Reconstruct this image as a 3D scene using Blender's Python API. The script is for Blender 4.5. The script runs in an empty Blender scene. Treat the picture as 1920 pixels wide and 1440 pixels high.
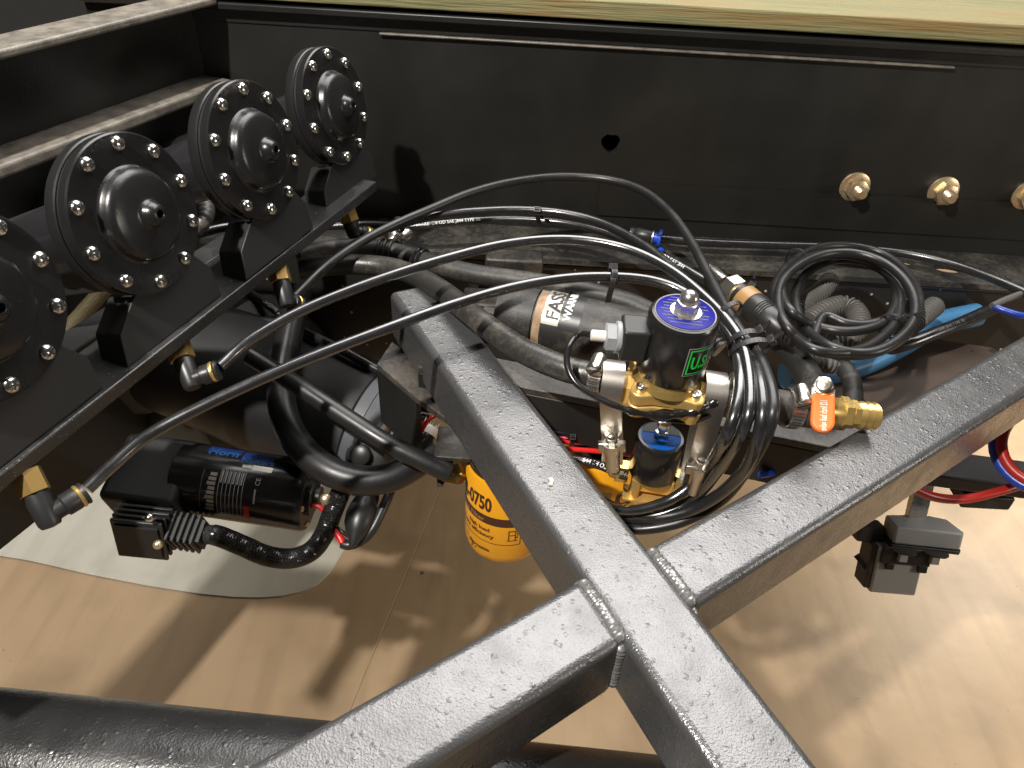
import bpy, bmesh, math, random
from mathutils import Vector, Matrix
random.seed(7)
R_ = math.radians
scene = bpy.context.scene
COL = scene.collection
H = 1.35                                   # camera height above the workshop floor

# ------------------------------------------------------------------ camera
FPX, PITCH, ROLL = 1387.0, R_(38), R_(3.4)
CAM = Vector((0, 0, H))
FW = Vector((0, math.cos(PITCH), -math.sin(PITCH)))
u0 = Vector((0, math.sin(PITCH), math.cos(PITCH))); r0 = Vector((1, 0, 0))
RT = r0*math.cos(ROLL) + u0*math.sin(ROLL)
UP = -r0*math.sin(ROLL) + u0*math.cos(ROLL)
cd = bpy.data.cameras.new('camera'); cam = bpy.data.objects.new('camera', cd); COL.objects.link(cam)
cd.sensor_width = 36; cd.lens = FPX/1920*36; cd.clip_start = 0.01; cd.clip_end = 60
m = Matrix((RT, UP, -FW)).transposed().to_4x4(); m.translation = CAM
cam.matrix_world = m
scene.camera = cam

# ------------------------------------------------------------------ light: a workshop at night, lamps overhead
scene.view_settings.view_transform = 'Standard'; scene.view_settings.look = 'None'
scene.view_settings.exposure = 0.0; scene.view_settings.gamma = 1
w = bpy.data.worlds.new("World"); scene.world = w; w.use_nodes = True
w.node_tree.nodes['Background'].inputs[0].default_value = (1.0, 0.92, 0.82, 1)
w.node_tree.nodes['Background'].inputs[1].default_value = 0.035

def lamp(name, loc, target, sx, sy, power, col):
    l = bpy.data.lights.new(name, 'AREA'); l.shape = 'RECTANGLE'; l.size = sx; l.size_y = sy
    l.energy = power; l.color = col
    o = bpy.data.objects.new(name, l); COL.objects.link(o)
    o.location = loc
    o.rotation_euler = (Vector(target)-Vector(loc)).to_track_quat('-Z', 'Y').to_euler()
    return o
lamp('work_lamp', (-0.72, -0.40, H+1.22), (0.0, 0.6, H-0.4), 0.055, 0.055, 72, (1.0, 0.95, 0.88))
lamp('ceiling_lamp', (0.45, 2.10, H+1.9), (0.45, 2.00, H), 2.7, 2.4, 165, (1.0, 0.97, 0.94))
lamp('floor_lamp', (1.9, 1.9, H-0.25), (0.9, 1.0, 0.0), 0.30, 0.30, 42, (1.0, 0.91, 0.76))
lamp('side_lamp', (1.75, 0.05, H-0.05), (0.85, 1.1, 0.25), 0.30, 0.30, 8, (1.0, 0.92, 0.80))

# ------------------------------------------------------------------ helpers
def at(px, py, drop):                       # point seen at a pixel, `drop` metres below camera height
    d = RT*((px-960)/FPX) + UP*((720-py)/FPX) + FW
    return CAM + d*(drop/-d.z)
def atd(px, py, depth):
    return CAM + (RT*((px-960)/FPX) + UP*((720-py)/FPX) + FW)*depth
def aty(px, py, y):
    d = RT*((px-960)/FPX) + UP*((720-py)/FPX) + FW
    return CAM + d*(y/d.y)
def atp(px, py, p0, n):                     # on the plane through p0 with normal n
    d = RT*((px-960)/FPX) + UP*((720-py)/FPX) + FW
    return CAM + d*((p0-CAM).dot(n)/d.dot(n))
def path(*pts): return [at(*p) for p in pts]
V = Vector

def frame(o, z, x=None):
    z = Vector(z).normalized()
    if x is None: x = Vector((1, 0, 0)) if abs(z.x) < 0.9 else Vector((0, 1, 0))
    x = Vector(x); x = (x - z*x.dot(z)).normalized(); y = z.cross(x)
    M = Matrix((x, y, z)).transposed().to_4x4(); M.translation = Vector(o)
    return M
def T(x, y, z): return Matrix.Translation((x, y, z))
def crv(pts, n=8, closed=False):            # Catmull-Rom
    pts = [Vector(p) for p in pts]; out = []; N = len(pts)
    segs = N if closed else N-1
    for i in range(segs):
        if closed: a, b, c, d = pts[(i-1) % N], pts[i], pts[(i+1) % N], pts[(i+2) % N]
        else:
            b, c = pts[i], pts[i+1]
            a = pts[i-1] if i else b*2-c
            d = pts[i+2] if i+2 < N else c*2-b
        for k in range(n):
            t = k/n
            out.append(0.5*((2*b)+(c-a)*t+(2*a-5*b+4*c-d)*t*t+(3*b-a-3*c+d)*t**3))
    if not closed: out.append(pts[-1])
    return out

class MB:
    def __init__(s): s.v = []; s.f = []
    def add(s, vs, fs, M=None):
        o = len(s.v)
        s.v += [(M @ Vector(v)) if M is not None else Vector(v) for v in vs]
        s.f += [tuple(i+o for i in f) for f in fs]; return s
    def box(s, c, d, M=None):
        x, y, z = d[0]/2, d[1]/2, d[2]/2; c = Vector(c)
        vs = [c+Vector((a*x, b*y, e*z)) for a in (-1, 1) for b in (-1, 1) for e in (-1, 1)]
        return s.add(vs, [(0,1,3,2),(4,6,7,5),(0,4,5,1),(2,3,7,6),(0,2,6,4),(1,5,7,3)], M)
    def bar(s, p0, p1, w, h, up=(0,0,1)):   # w across, h along up; centred
        p0 = Vector(p0); p1 = Vector(p1); d = p1-p0
        M = frame((p0+p1)/2, up, d)
        x = (d).normalized(); M = Matrix((x, Vector(up).normalized().cross(x), x.cross(Vector(up).cross(x)).normalized())).transposed().to_4x4()
        M.translation = (p0+p1)/2
        return s.box((0,0,0), (d.length, w, h), M)
    def prism(s, poly, z0, z1, M=None):
        n = len(poly)
        vs = [(p[0], p[1], z0) for p in poly]+[(p[0], p[1], z1) for p in poly]
        fs = [tuple(range(n-1, -1, -1)), tuple(range(n, 2*n))]+[(i, (i+1) % n, n+(i+1) % n, n+i) for i in range(n)]
        return s.add(vs, fs, M)
    def hexa(s, r, z0, z1, M=None, n=6):
        c = r*0.93
        prof = [(c, z0), (r, z0+(r-c)*0.6), (r, z1-(r-c)*0.6), (c, z1)]
        return s.lathe(prof, n, M)
    def lathe(s, prof, n=24, M=None, cap=True):
        vs = []; fs = []
        for (r, z) in prof:
            for k in range(n):
                a = 2*math.pi*k/n; vs.append((max(r, 1e-5)*math.cos(a), max(r, 1e-5)*math.sin(a), z))
        for i in range(len(prof)-1):
            for k in range(n):
                a, b = i*n+k, i*n+(k+1) % n
                fs.append((a, b, b+n, a+n))
        if cap:
            fs.append(tuple(range(n-1, -1, -1))); L = (len(prof)-1)*n
            fs.append(tuple(range(L, L+n)))
        return s.add(vs, fs, M)
    def cyl(s, p0, p1, r, n=20, r1=None):
        p0 = Vector(p0); p1 = Vector(p1); L = (p1-p0).length
        r1 = r if r1 is None else r1
        return s.lathe([(r, 0), (r1, L)], n, frame(p0, p1-p0))
    def tube(s, pts, r, n=12, closed=False, rf=None, sq=1.0):
        pts = [Vector(p) for p in pts]; N = len(pts); vs = []; fs = []
        t0 = (pts[1]-pts[0]).normalized(); x = t0.orthogonal().normalized()
        for i, p in enumerate(pts):
            if closed: t = (pts[(i+1) % N]-pts[i-1]).normalized()
            else: t = (pts[min(i+1, N-1)]-pts[max(i-1, 0)]).normalized()
            x = (x-t*x.dot(t)).normalized(); y = t.cross(x)
            rr = rf(i, N) if rf else r
            for k in range(n):
                a = 2*math.pi*k/n; vs.append(p+(x*math.cos(a)+y*math.sin(a)*sq)*rr)
        for i in range(N if closed else N-1):
            for k in range(n):
                a, b = i*n+k, i*n+(k+1) % n; j = (i+1) % N
                fs.append((a, b, j*n+(k+1) % n, j*n+k))
        if not closed:
            fs.append(tuple(range(n-1, -1, -1))); fs.append(tuple(range((N-1)*n, N*n)))
        return s.add(vs, fs)
    def strip(s, loop, axis, width, th, closed=True):   # a flat metal band: loop of points, extruded along axis
        loop = [Vector(p) for p in loop]; axis = Vector(axis).normalized(); N = len(loop); vs = []; fs = []
        for i, p in enumerate(loop):
            t = (loop[(i+1) % N]-loop[i-1]) if closed else (loop[min(i+1, N-1)]-loop[max(i-1, 0)])
            nrm = t.cross(axis).normalized()
            for e in (-width/2, width/2):
                for q in (0, th): vs.append(p+axis*e+nrm*q)
        for i in range(N if closed else N-1):
            a = i*4; b = ((i+1) % N)*4
            fs += [(a+1, a+3, b+3, b+1), (a+2, a, b, b+2), (a, a+1, b+1, b), (a+3, a+2, b+2, b+3)]
        if not closed: fs += [(0, 2, 3, 1), ((N-1)*4, (N-1)*4+1, (N-1)*4+3, (N-1)*4+2)]
        return s.add(vs, fs)
    def build(s, name, mat, parent=None, local=False, bevel=0, segs=2, sharp=38):
        me = bpy.data.meshes.new(name)
        Wm = W.get(parent) if parent is not None else None
        vs = s.v
        if Wm is not None and not local:
            I = Wm.inverted(); vs = [I @ v for v in vs]
        me.from_pydata([tuple(v) for v in vs], [], s.f)
        bm = bmesh.new(); bm.from_mesh(me); bmesh.ops.recalc_face_normals(bm, faces=bm.faces); bm.to_mesh(me); bm.free()
        me.polygons.foreach_set('use_smooth', [True]*len(me.polygons))
        me.set_sharp_from_angle(angle=R_(sharp))
        me.materials.append(mat); me.update()
        o = bpy.data.objects.new(name, me); COL.objects.link(o)
        if parent is not None:
            o.parent = parent; W[o] = W[parent]
        else: W[o] = Matrix.Identity(4)
        if bevel:
            b = o.modifiers.new('bevel', 'BEVEL'); b.width = bevel; b.segments = segs; b.limit_method = 'ANGLE'; b.angle_limit = R_(40)
            b.harden_normals = False
        return o
W = {}
def tag(o, label=None, cat=None, group=None, kind=None):
    for k, v in (('label', label), ('category', cat), ('group', group), ('kind', kind)):
        if v: o[k] = v
    return o
def thing(name, label, cat, M, group=None):
    o = bpy.data.objects.new(name, None); COL.objects.link(o); o.empty_display_size = 0.02
    if not isinstance(M, Matrix): M = Matrix.Translation(Vector(M))
    o.matrix_world = M; W[o] = M
    return tag(o, label, cat, group)
def dup(root, M, label):
    c = root.copy(); COL.objects.link(c); c.matrix_world = M; W[c] = M; c['label'] = label
    for ch in root.children:
        d = ch.copy(); COL.objects.link(d); d.parent = c
        for g in ch.children:
            e = g.copy(); COL.objects.link(e); e.parent = d
    return c
def plate(outline, holes, th, M, name, mat, parent=None, bevel=0):   # flat plate with real holes
    cu = bpy.data.curves.new('p', 'CURVE'); cu.dimensions = '2D'; cu.fill_mode = 'BOTH'; cu.extrude = th/2
    for poly in [outline]+holes:
        sp = cu.splines.new('POLY'); sp.points.add(len(poly)-1); sp.use_cyclic_u = True
        for q, p in zip(sp.points, poly): q.co = (p[0], p[1], 0, 1)
    me = curve_mesh(cu)
    mb = MB(); mb.add([v.co for v in me.vertices], [tuple(p.vertices) for p in me.polygons], M)
    bpy.data.meshes.remove(me)
    o = mb.build(name, mat, parent, bevel=0)
    return o
def curve_mesh(cu):
    ob = bpy.data.objects.new('tmp', cu); COL.objects.link(ob)
    dg = bpy.context.evaluated_depsgraph_get(); dg.update()
    me = bpy.data.meshes.new_from_object(ob.evaluated_get(dg))
    bpy.data.objects.remove(ob); bpy.data.curves.remove(cu)
    return me
def text_geo(s, size, sx=1.0, bold=0.0, align='LEFT'):
    cu = bpy.data.curves.new('t', 'FONT'); cu.body = s; cu.size = size; cu.resolution_u = 3
    cu.align_x = align; cu.offset = bold
    me = curve_mesh(cu)
    vs = [(v.co.x*sx, v.co.y, 0) for v in me.vertices]; fs = [tuple(p.vertices) for p in me.polygons]
    bpy.data.meshes.remove(me); return vs, fs
def ell(rx, ry, n=20, c=(0, 0), a0=0.0):
    return [(c[0]+rx*math.cos(2*math.pi*k/n+a0), c[1]+ry*math.sin(2*math.pi*k/n+a0)) for k in range(n)]
def text_on_tube(s, pts, r, start, size, mat, parent, sx=1.0, name='printed_text', side=UP, flip=False):
    vs, fs = text_geo(s, size, sx)
    acc = [0]
    for a, b in zip(pts, pts[1:]): acc.append(acc[-1]+(b-a).length)
    out = []
    for x, y, _ in vs:
        y -= size*0.35
        if flip: x, y = -x, -y
        d = start+x
        i = 0
        while i < len(acc)-2 and acc[i+1] < d: i += 1
        t = (d-acc[i])/max(acc[i+1]-acc[i], 1e-9); p = pts[i].lerp(pts[i+1], t); tn = (pts[i+1]-pts[i]).normalized()
        toc = (CAM-p); toc = (toc-tn*toc.dot(tn)).normalized()
        out_dir = (toc + side*0.35).normalized(); out_dir = (out_dir-tn*out_dir.dot(tn)).normalized()
        acr = out_dir.cross(tn)
        a = y/r
        out.append(p+(out_dir*math.cos(a)+acr*math.sin(a)*(1 if True else -1))*(r+0.00025))
    mb = MB(); mb.add(out, fs)
    return mb.build(name, mat, parent)

# ------------------------------------------------------------------ materials
def mat(name, col, rough=0.5, metal=0.0, spec=0.5, bump=0.0, bscale=200.0, var=0.0, vscale=20.0, col2=None, dust=None, dustamt=0.0,
        dscale=14.0, speck=0.0, coat=0.0, rvar=0.0, bdist=0.001, lump=0.0):
    mt = bpy.data.materials.new(name); mt.use_nodes = True; nt = mt.node_tree; N = nt.nodes; L = nt.links
    b = N['Principled BSDF']
    b.inputs['Roughness'].default_value = rough; b.inputs['Metallic'].default_value = metal
    b.inputs['Specular IOR Level'].default_value = spec; b.inputs['Coat Weight'].default_value = coat
    b.inputs['Coat Roughness'].default_value = 0.1
    tc = N.new('ShaderNodeTexCoord')
    def noise(sc, det=4, dist=0.0):
        n = N.new('ShaderNodeTexNoise'); n.inputs['Scale'].default_value = sc; n.inputs['Detail'].default_value = det
        n.inputs['Distortion'].default_value = dist
        L.new(tc.outputs['Object'], n.inputs['Vector']); return n
    def ramp(src, a, c):
        r = N.new('ShaderNodeMapRange'); r.inputs['From Min'].default_value = a; r.inputs['From Max'].default_value = c
        L.new(src, r.inputs['Value']); return r.outputs['Result']
    def mix(f, A, B):
        mx = N.new('ShaderNodeMix'); mx.data_type = 'RGBA'
        if isinstance(f, float): mx.inputs[0].default_value = f
        else: L.new(f, mx.inputs[0])
        for s_, q in ((6, A), (7, B)):
            if isinstance(q, tuple): mx.inputs[s_].default_value = (*q, 1)
            else: L.new(q, mx.inputs[s_])
        return mx.outputs[2]
    c = tuple(col)
    if var or col2:
        c2 = col2 if col2 else tuple(x*(1-var) for x in col)
        c = mix(ramp(noise(vscale, 6, 0.3).outputs['Fac'], 0.35, 0.65), c, c2)
    if dust:
        n = noise(dscale*0.6, 10, 0.0); n2 = noise(dscale*9, 4, 0.0); n.inputs['Roughness'].default_value = 0.68
        ad = N.new('ShaderNodeMath'); ad.operation = 'MULTIPLY_ADD'; ad.inputs[1].default_value = 0.35
        L.new(n2.outputs['Fac'], ad.inputs[0]); L.new(n.outputs['Fac'], ad.inputs[2])
        c = mix(ramp(ad.outputs[0], 0.86-dustamt*0.5, 1.08-dustamt*0.35), c, dust)
    if speck:
        v = N.new('ShaderNodeTexVoronoi'); v.inputs['Scale'].default_value = speck; L.new(tc.outputs['Object'], v.inputs['Vector'])
        lt = N.new('ShaderNodeMath'); lt.operation = 'LESS_THAN'; lt.inputs[1].default_value = 0.09; L.new(v.outputs['Distance'], lt.inputs[0])
        c = mix(lt.outputs[0], c, (0.42, 0.40, 0.36))
    if isinstance(c, tuple): b.inputs['Base Color'].default_value = (*c, 1)
    else: L.new(c, b.inputs['Base Color'])
    if rvar:
        rr = N.new('ShaderNodeMapRange'); L.new(noise(vscale*1.7, 5).outputs['Fac'], rr.inputs['Value'])
        rr.inputs['From Min'].default_value = 0.3; rr.inputs['From Max'].default_value = 0.7
        rr.inputs['To Min'].default_value = max(0.03, rough-rvar); rr.inputs['To Max'].default_value = min(1, rough+rvar)
        L.new(rr.outputs[0], b.inputs['Roughness'])
    if bump:
        bp = N.new('ShaderNodeBump'); bp.inputs['Strength'].default_value = bump; bp.inputs['Distance'].default_value = bdist
        L.new(noise(bscale, 3).outputs['Fac'], bp.inputs['Height']); last = bp
        if lump:                                  # sparse runs and paint pips
            vv = N.new('ShaderNodeTexVoronoi'); vv.inputs['Scale'].default_value = 130; L.new(tc.outputs['Object'], vv.inputs['Vector'])
            mm = N.new('ShaderNodeMapRange'); mm.inputs['From Min'].default_value = 0.0; mm.inputs['From Max'].default_value = 0.28; mm.inputs['To Min'].default_value = 1; mm.inputs['To Max'].default_value = 0
            L.new(vv.outputs['Distance'], mm.inputs['Value'])
            b2 = N.new('ShaderNodeBump'); b2.inputs['Strength'].default_value = lump; b2.inputs['Distance'].default_value = 0.0012
            L.new(mm.outputs[0], b2.inputs['Height']); L.new(bp.outputs[0], b2.inputs['Normal'])
            b3 = N.new('ShaderNodeBump'); b3.inputs['Strength'].default_value = 0.28; b3.inputs['Distance'].default_value = 0.0016
            L.new(noise(75, 3).outputs['Fac'], b3.inputs['Height']); L.new(b2.outputs[0], b3.inputs['Normal']); last = b3
        L.new(last.outputs[0], b.inputs['Normal'])
    return mt
BROWN = (0.16, 0.13, 0.10)
M_ = dict(
    brace=mat('black_hammered_paint', (0.125, 0.125, 0.127), 0.27, 0.62, spec=0.6, bump=0.5, bscale=700, rvar=0.09, vscale=26, dust=(0.10, 0.095, 0.09), dustamt=0.10, dscale=30, bdist=0.0007, lump=0.3),
    weld=mat('weld_bead_paint', (0.22, 0.22, 0.22), 0.34, 0.55, spec=0.6, bump=0.4, bscale=260, rvar=0.1),
    dirty=mat('dusty_black_steel', (0.022, 0.020, 0.018), 0.5, bump=0.35, bscale=220, dust=(0.10, 0.085, 0.068), dustamt=0.5, dscale=26),
    pipe=mat('black_textured_paint', (0.016, 0.016, 0.016), 0.32, 0.0, spec=0.6, bump=0.38, bscale=560, rvar=0.08, bdist=0.0008, lump=0.3),
    rail=mat('satin_black_paint', (0.0145, 0.0142, 0.0125), 0.42, spec=0.45, bump=0.06, bscale=500, var=0.35, vscale=7, rvar=0.08),
    flange=mat('dusty_flange', (0.020, 0.019, 0.017), 0.55, bump=0.2, bscale=180, dust=(0.115, 0.104, 0.086), dustamt=0.46, dscale=20),
    cross=mat('cross_member_paint', (0.026, 0.024, 0.021), 0.36, spec=0.5, bump=0.22, bscale=320, rvar=0.1, var=0.3, vscale=9),
    horn=mat('horn_satin_black', (0.0115, 0.0115, 0.012), 0.27, spec=0.5, bump=0.12, bscale=900, speck=0, rvar=0.05),
    horn2=mat('horn_rim_black', (0.012, 0.012, 0.012), 0.36, spec=0.5, bump=0.1, bscale=700),
    bracket=mat('bracket_black', (0.020, 0.020, 0.020), 0.45, bump=0.10, bscale=800),
    barm=mat('bracket_bar_black', (0.025, 0.025, 0.025), 0.33, spec=0.6, bump=0.3, bscale=420, speck=260, rvar=0.1),
    hose=mat('glossy_black_nylon', (0.011, 0.011, 0.012), 0.30, spec=0.9, coat=0.35, bump=0.05, bscale=300, rvar=0.07, vscale=40),
    hose_b=mat('silver_glint_nylon', (0.012, 0.012, 0.013), 0.27, spec=1.0, coat=1.0, bump=0.05, bscale=300, rvar=0.06, vscale=40),
    trumpet=mat('trumpet_black', (0.013, 0.013, 0.015), 0.30, spec=1.0, coat=0.6),
    hose_m=mat('matt_black_nylon', (0.013, 0.013, 0.0135), 0.38, spec=0.5, bump=0.06, bscale=300, rvar=0.08),
    rubber=mat('dusty_rubber', (0.022, 0.021, 0.020), 0.52, bump=0.25, bscale=500, dust=(0.10, 0.088, 0.07), dustamt=0.42, dscale=26),
    rubber_g=mat('grey_fuel_rubber', (0.026, 0.025, 0.023), 0.36, spec=0.55, bump=0.3, bscale=420, dust=(0.11, 0.095, 0.075), dustamt=0.36, dscale=22),
    black=mat('black_plastic', (0.018, 0.018, 0.018), 0.38, bump=0.05, bscale=600),
    gloss=mat('gloss_black', (0.012, 0.0115, 0.011), 0.22, spec=0.5, rvar=0.05),
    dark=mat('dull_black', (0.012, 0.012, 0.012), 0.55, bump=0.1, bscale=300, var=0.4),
    inner=mat('speckled_black_steel', (0.014, 0.013, 0.012), 0.45, speck=48, bump=0.1, bscale=260),
    steel=mat('stainless', (0.62, 0.59, 0.54), 0.30, 1.0, bump=0.05, bscale=500, rvar=0.08),
    strap=mat('brushed_strap', (0.66, 0.62, 0.56), 0.36, 1.0, bump=0.05, bscale=600),
    chrome=mat('polished_chrome', (0.82, 0.80, 0.77), 0.22, 0.95),
    screw=mat('screw_stainless', (0.72, 0.70, 0.66), 0.20, 1.0, bump=0.1, bscale=700),
    recess=mat('screw_recess', (0.05, 0.045, 0.04), 0.6, 0.5),
    brass=mat('cast_brass', (0.74, 0.50, 0.17), 0.42, 0.72, bump=0.18, bscale=600, rvar=0.08),
    brass_b=mat('bright_brass', (0.84, 0.58, 0.20), 0.27, 0.85, rvar=0.05),
    brass_d=mat('dull_brass', (0.34, 0.22, 0.075), 0.45, 0.7, bump=0.1, bscale=400),
    zinc=mat('yellow_zinc', (0.74, 0.64, 0.40), 0.34, 0.85, col2=(0.66, 0.46, 0.30), vscale=90, bump=0.15, bscale=500),
    blue_l=mat('blue_label', (0.009, 0.009, 0.19), 0.35, spec=0.15),
    blue_c=mat('blue_cap', (0.004, 0.075, 0.34), 0.35, spec=0.12),
    blue_h=mat('blue_hose', (0.010, 0.035, 0.26), 0.3), blue_t=mat('light_blue_hose', (0.07, 0.24, 0.46), 0.38, var=0.3, vscale=12),
    blue_p=mat('blue_plastic', (0.015, 0.08, 0.62), 0.35),
    green=mat('green_print', (0.02, 0.62, 0.06), 0.4), white=mat('white_print', (0.78, 0.78, 0.75), 0.5),
    greyp=mat('grey_print', (0.32, 0.32, 0.32), 0.5), redp=mat('red_print', (0.55, 0.02, 0.015), 0.45),
    bluep=mat('blue_print', (0.008, 0.02, 0.13), 0.45), cyanp=mat('cyan_print', (0.012, 0.09, 0.22), 0.45),
    brownp=mat('dark_brown_print', (0.055, 0.018, 0.008), 0.5), blackp=mat('black_print', (0.015, 0.013, 0.012), 0.5),
    grey_n=mat('grey_nylon', (0.30, 0.31, 0.32), 0.45), tip=mat('cream_sleeve', (0.72, 0.66, 0.58), 0.4),
    label=mat('foil_label', (0.58, 0.53, 0.45), 0.30, 0.5, col2=(0.52, 0.50, 0.46), vscale=30),
    rust=mat('stained_ring', (0.24, 0.13, 0.06), 0.6, col2=(0.40, 0.30, 0.2), vscale=60),
    orange=mat('orange_plastic', (0.92, 0.17, 0.03), 0.36, spec=0.5),
    red=mat('red_wire', (0.68, 0.02, 0.02), 0.32), pink=mat('pink_wire', (0.75, 0.12, 0.20), 0.35),
    redh=mat('red_hose', (0.30, 0.014, 0.010), 0.35),
    yellow=mat('filter_yellow', (0.72, 0.32, 0.012), 0.25, spec=0.5, rvar=0.03),
    amber=mat('amber_ring', (0.30, 0.17, 0.06), 0.4),
    olive=mat('olive_braid', (0.20, 0.16, 0.07), 0.6, bump=0.9, bscale=420),
    tank=mat('grey_tank_paint', (0.07, 0.075, 0.085), 0.5, bump=0.08, bscale=500),
    conduit=mat('grey_conduit', (0.085, 0.082, 0.075), 0.42, dust=(0.2, 0.18, 0.15), dustamt=0.3, dscale=40),
    braid=mat('black_braid', (0.012, 0.012, 0.013), 0.32, bump=1.0, bscale=900, bdist=0.002),
    boxgrey=mat('grey_box_plastic', (0.38, 0.385, 0.39), 0.42, bump=0.08, bscale=500), boxdark=mat('dark_box_plastic', (0.035, 0.03, 0.027), 0.5),
    rplate=mat('brown_plate', (0.075, 0.052, 0.038), 0.6, var=0.4, vscale=9, bump=0.1, bscale=200),
    dusty_lit_top=mat('dusty_lit_paint', (0.20, 0.178, 0.148), 0.45, spec=0.6, var=0.5, vscale=60, bump=0.35, bscale=330, rvar=0.1, dust=(0.30, 0.28, 0.25), dustamt=0.1, dscale=60),  # dust tone lightened so flanges and lip strip look lit
    dimp=mat('faded_print', (0.10, 0.10, 0.10), 0.5),
    chip=mat('wood_chip', (0.72, 0.60, 0.40), 0.7),
)
# timber with long grain along X, green treated
def wood():
    mt = bpy.data.materials.new('treated_timber'); mt.use_nodes = True; nt = mt.node_tree; N = nt.nodes; L = nt.links; b = N['Principled BSDF']
    tc = N.new('ShaderNodeTexCoord'); mp = N.new('ShaderNodeMapping'); mp.inputs['Scale'].default_value = (1.6, 22, 22); L.new(tc.outputs['Object'], mp.inputs[0])
    n = N.new('ShaderNodeTexNoise'); n.inputs['Scale'].default_value = 1.6; n.inputs['Detail'].default_value = 8; n.inputs['Distortion'].default_value = 1.4; L.new(mp.outputs[0], n.inputs[0])
    r = N.new('ShaderNodeValToRGB'); L.new(n.outputs['Fac'], r.inputs[0])
    e = r.color_ramp.elements; e[0].position = 0.28; e[0].color = (0.12, 0.135, 0.058, 1); e[1].position = 0.75; e[1].color = (0.225, 0.135, 0.045, 1)
    k = e.new(0.5); k.color = (0.21, 0.185, 0.08, 1)
    mp2 = N.new('ShaderNodeMapping'); mp2.inputs['Scale'].default_value = (6, 160, 160); L.new(tc.outputs['Object'], mp2.inputs[0])
    n2 = N.new('ShaderNodeTexNoise'); n2.inputs['Scale'].default_value = 2; n2.inputs['Detail'].default_value = 6; L.new(mp2.outputs[0], n2.inputs[0])
    bp = N.new('ShaderNodeBump'); bp.inputs['Strength'].default_value = 0.7; bp.inputs['Distance'].default_value = 0.004
    L.new(n2.outputs['Fac'], bp.inputs['Height']); L.new(bp.outputs[0], b.inputs['Normal'])
    L.new(r.outputs[0], b.inputs['Base Color']); b.inputs['Roughness'].default_value = 0.7
    return mt
M_['wood'] = wood()
def floor_mat(name, a, c, spot):
    mt = bpy.data.materials.new(name); mt.use_nodes = True; nt = mt.node_tree; N = nt.nodes; L = nt.links; b = N['Principled BSDF']
    tc = N.new('ShaderNodeTexCoord')
    def nz(s, d, dist=0.0):
        n = N.new('ShaderNodeTexNoise'); n.inputs['Scale'].default_value = s; n.inputs['Detail'].default_value = d; n.inputs['Distortion'].default_value = dist
        L.new(tc.outputs['Object'], n.inputs[0]); return n.outputs['Fac']
    def mr(x, p, q):
        r = N.new('ShaderNodeMapRange'); r.inputs['From Min'].default_value = p; r.inputs['From Max'].default_value = q; L.new(x, r.inputs[0]); return r.outputs[0]
    def mix(f, A, B):
        mx = N.new('ShaderNodeMix'); mx.data_type = 'RGBA'; L.new(f, mx.inputs[0])
        for s_, q in ((6, A), (7, B)):
            if isinstance(q, tuple): mx.inputs[s_].default_value = (*q, 1)
            else: L.new(q, mx.inputs[s_])
        return mx.outputs[2]
    col = mix(mr(nz(3.0, 8, 0.4), 0.35, 0.7), a, c)
    mp = N.new('ShaderNodeMapping'); mp.inputs['Rotation'].default_value = (0, 0, R_(20)); mp.inputs['Scale'].default_value = (9, 0.7, 1); L.new(tc.outputs['Object'], mp.inputs[0])
    dn = N.new('ShaderNodeTexNoise'); dn.inputs['Scale'].default_value = 3; dn.inputs['Detail'].default_value = 6; L.new(mp.outputs[0], dn.inputs[0])     # scuffs dragged one way
    col = mix(mr(dn.outputs['Fac'], 0.50, 0.85), col, tuple(x*0.92 for x in c))
    col = mix(mr(nz(5.0, 5, 0.2), 0.52, 0.80), col, tuple(x*0.66 for x in c))                     # stains
    for sc_, th_ in ((9, 0.085), (23, 0.065), (55, 0.07)):
        v = N.new('ShaderNodeTexVoronoi'); v.inputs['Scale'].default_value = sc_; L.new(tc.outputs['Object'], v.inputs[0])
        ad = N.new('ShaderNodeMath'); ad.operation = 'MULTIPLY_ADD'; ad.inputs[1].default_value = 0.16; L.new(nz(sc_*7, 3), ad.inputs[0]); L.new(v.outputs['Distance'], ad.inputs[2])
        gate = N.new('ShaderNodeMath'); gate.operation = 'MULTIPLY_ADD'; gate.inputs[1].default_value = 0.10; L.new(v.outputs['Color'], gate.inputs[0]); L.new(ad.outputs[0], gate.inputs[2])
        lt = N.new('ShaderNodeMath'); lt.operation = 'LESS_THAN'; lt.inputs[1].default_value = th_+0.07; L.new(gate.outputs[0], lt.inputs[0])
        col = mix(lt.outputs[0], col, spot)
    bp = N.new('ShaderNodeBump'); bp.inputs['Strength'].default_value = 0.25; bp.inputs['Distance'].default_value = 0.004
    L.new(nz(18, 6), bp.inputs['Height']); L.new(bp.outputs[0], b.inputs['Normal'])
    L.new(col, b.inputs['Base Color']); b.inputs['Roughness'].default_value = 0.5; b.inputs['Specular IOR Level'].default_value = 0.35
    return mt
M_['floor'] = floor_mat('tan_floor', (0.37, 0.265, 0.165), (0.285, 0.20, 0.12), (0.12, 0.08, 0.05))
M_['white_f'] = floor_mat('cream_sheet', (0.46, 0.44, 0.38), (0.38, 0.365, 0.31), (0.2, 0.16, 0.12))

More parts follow.
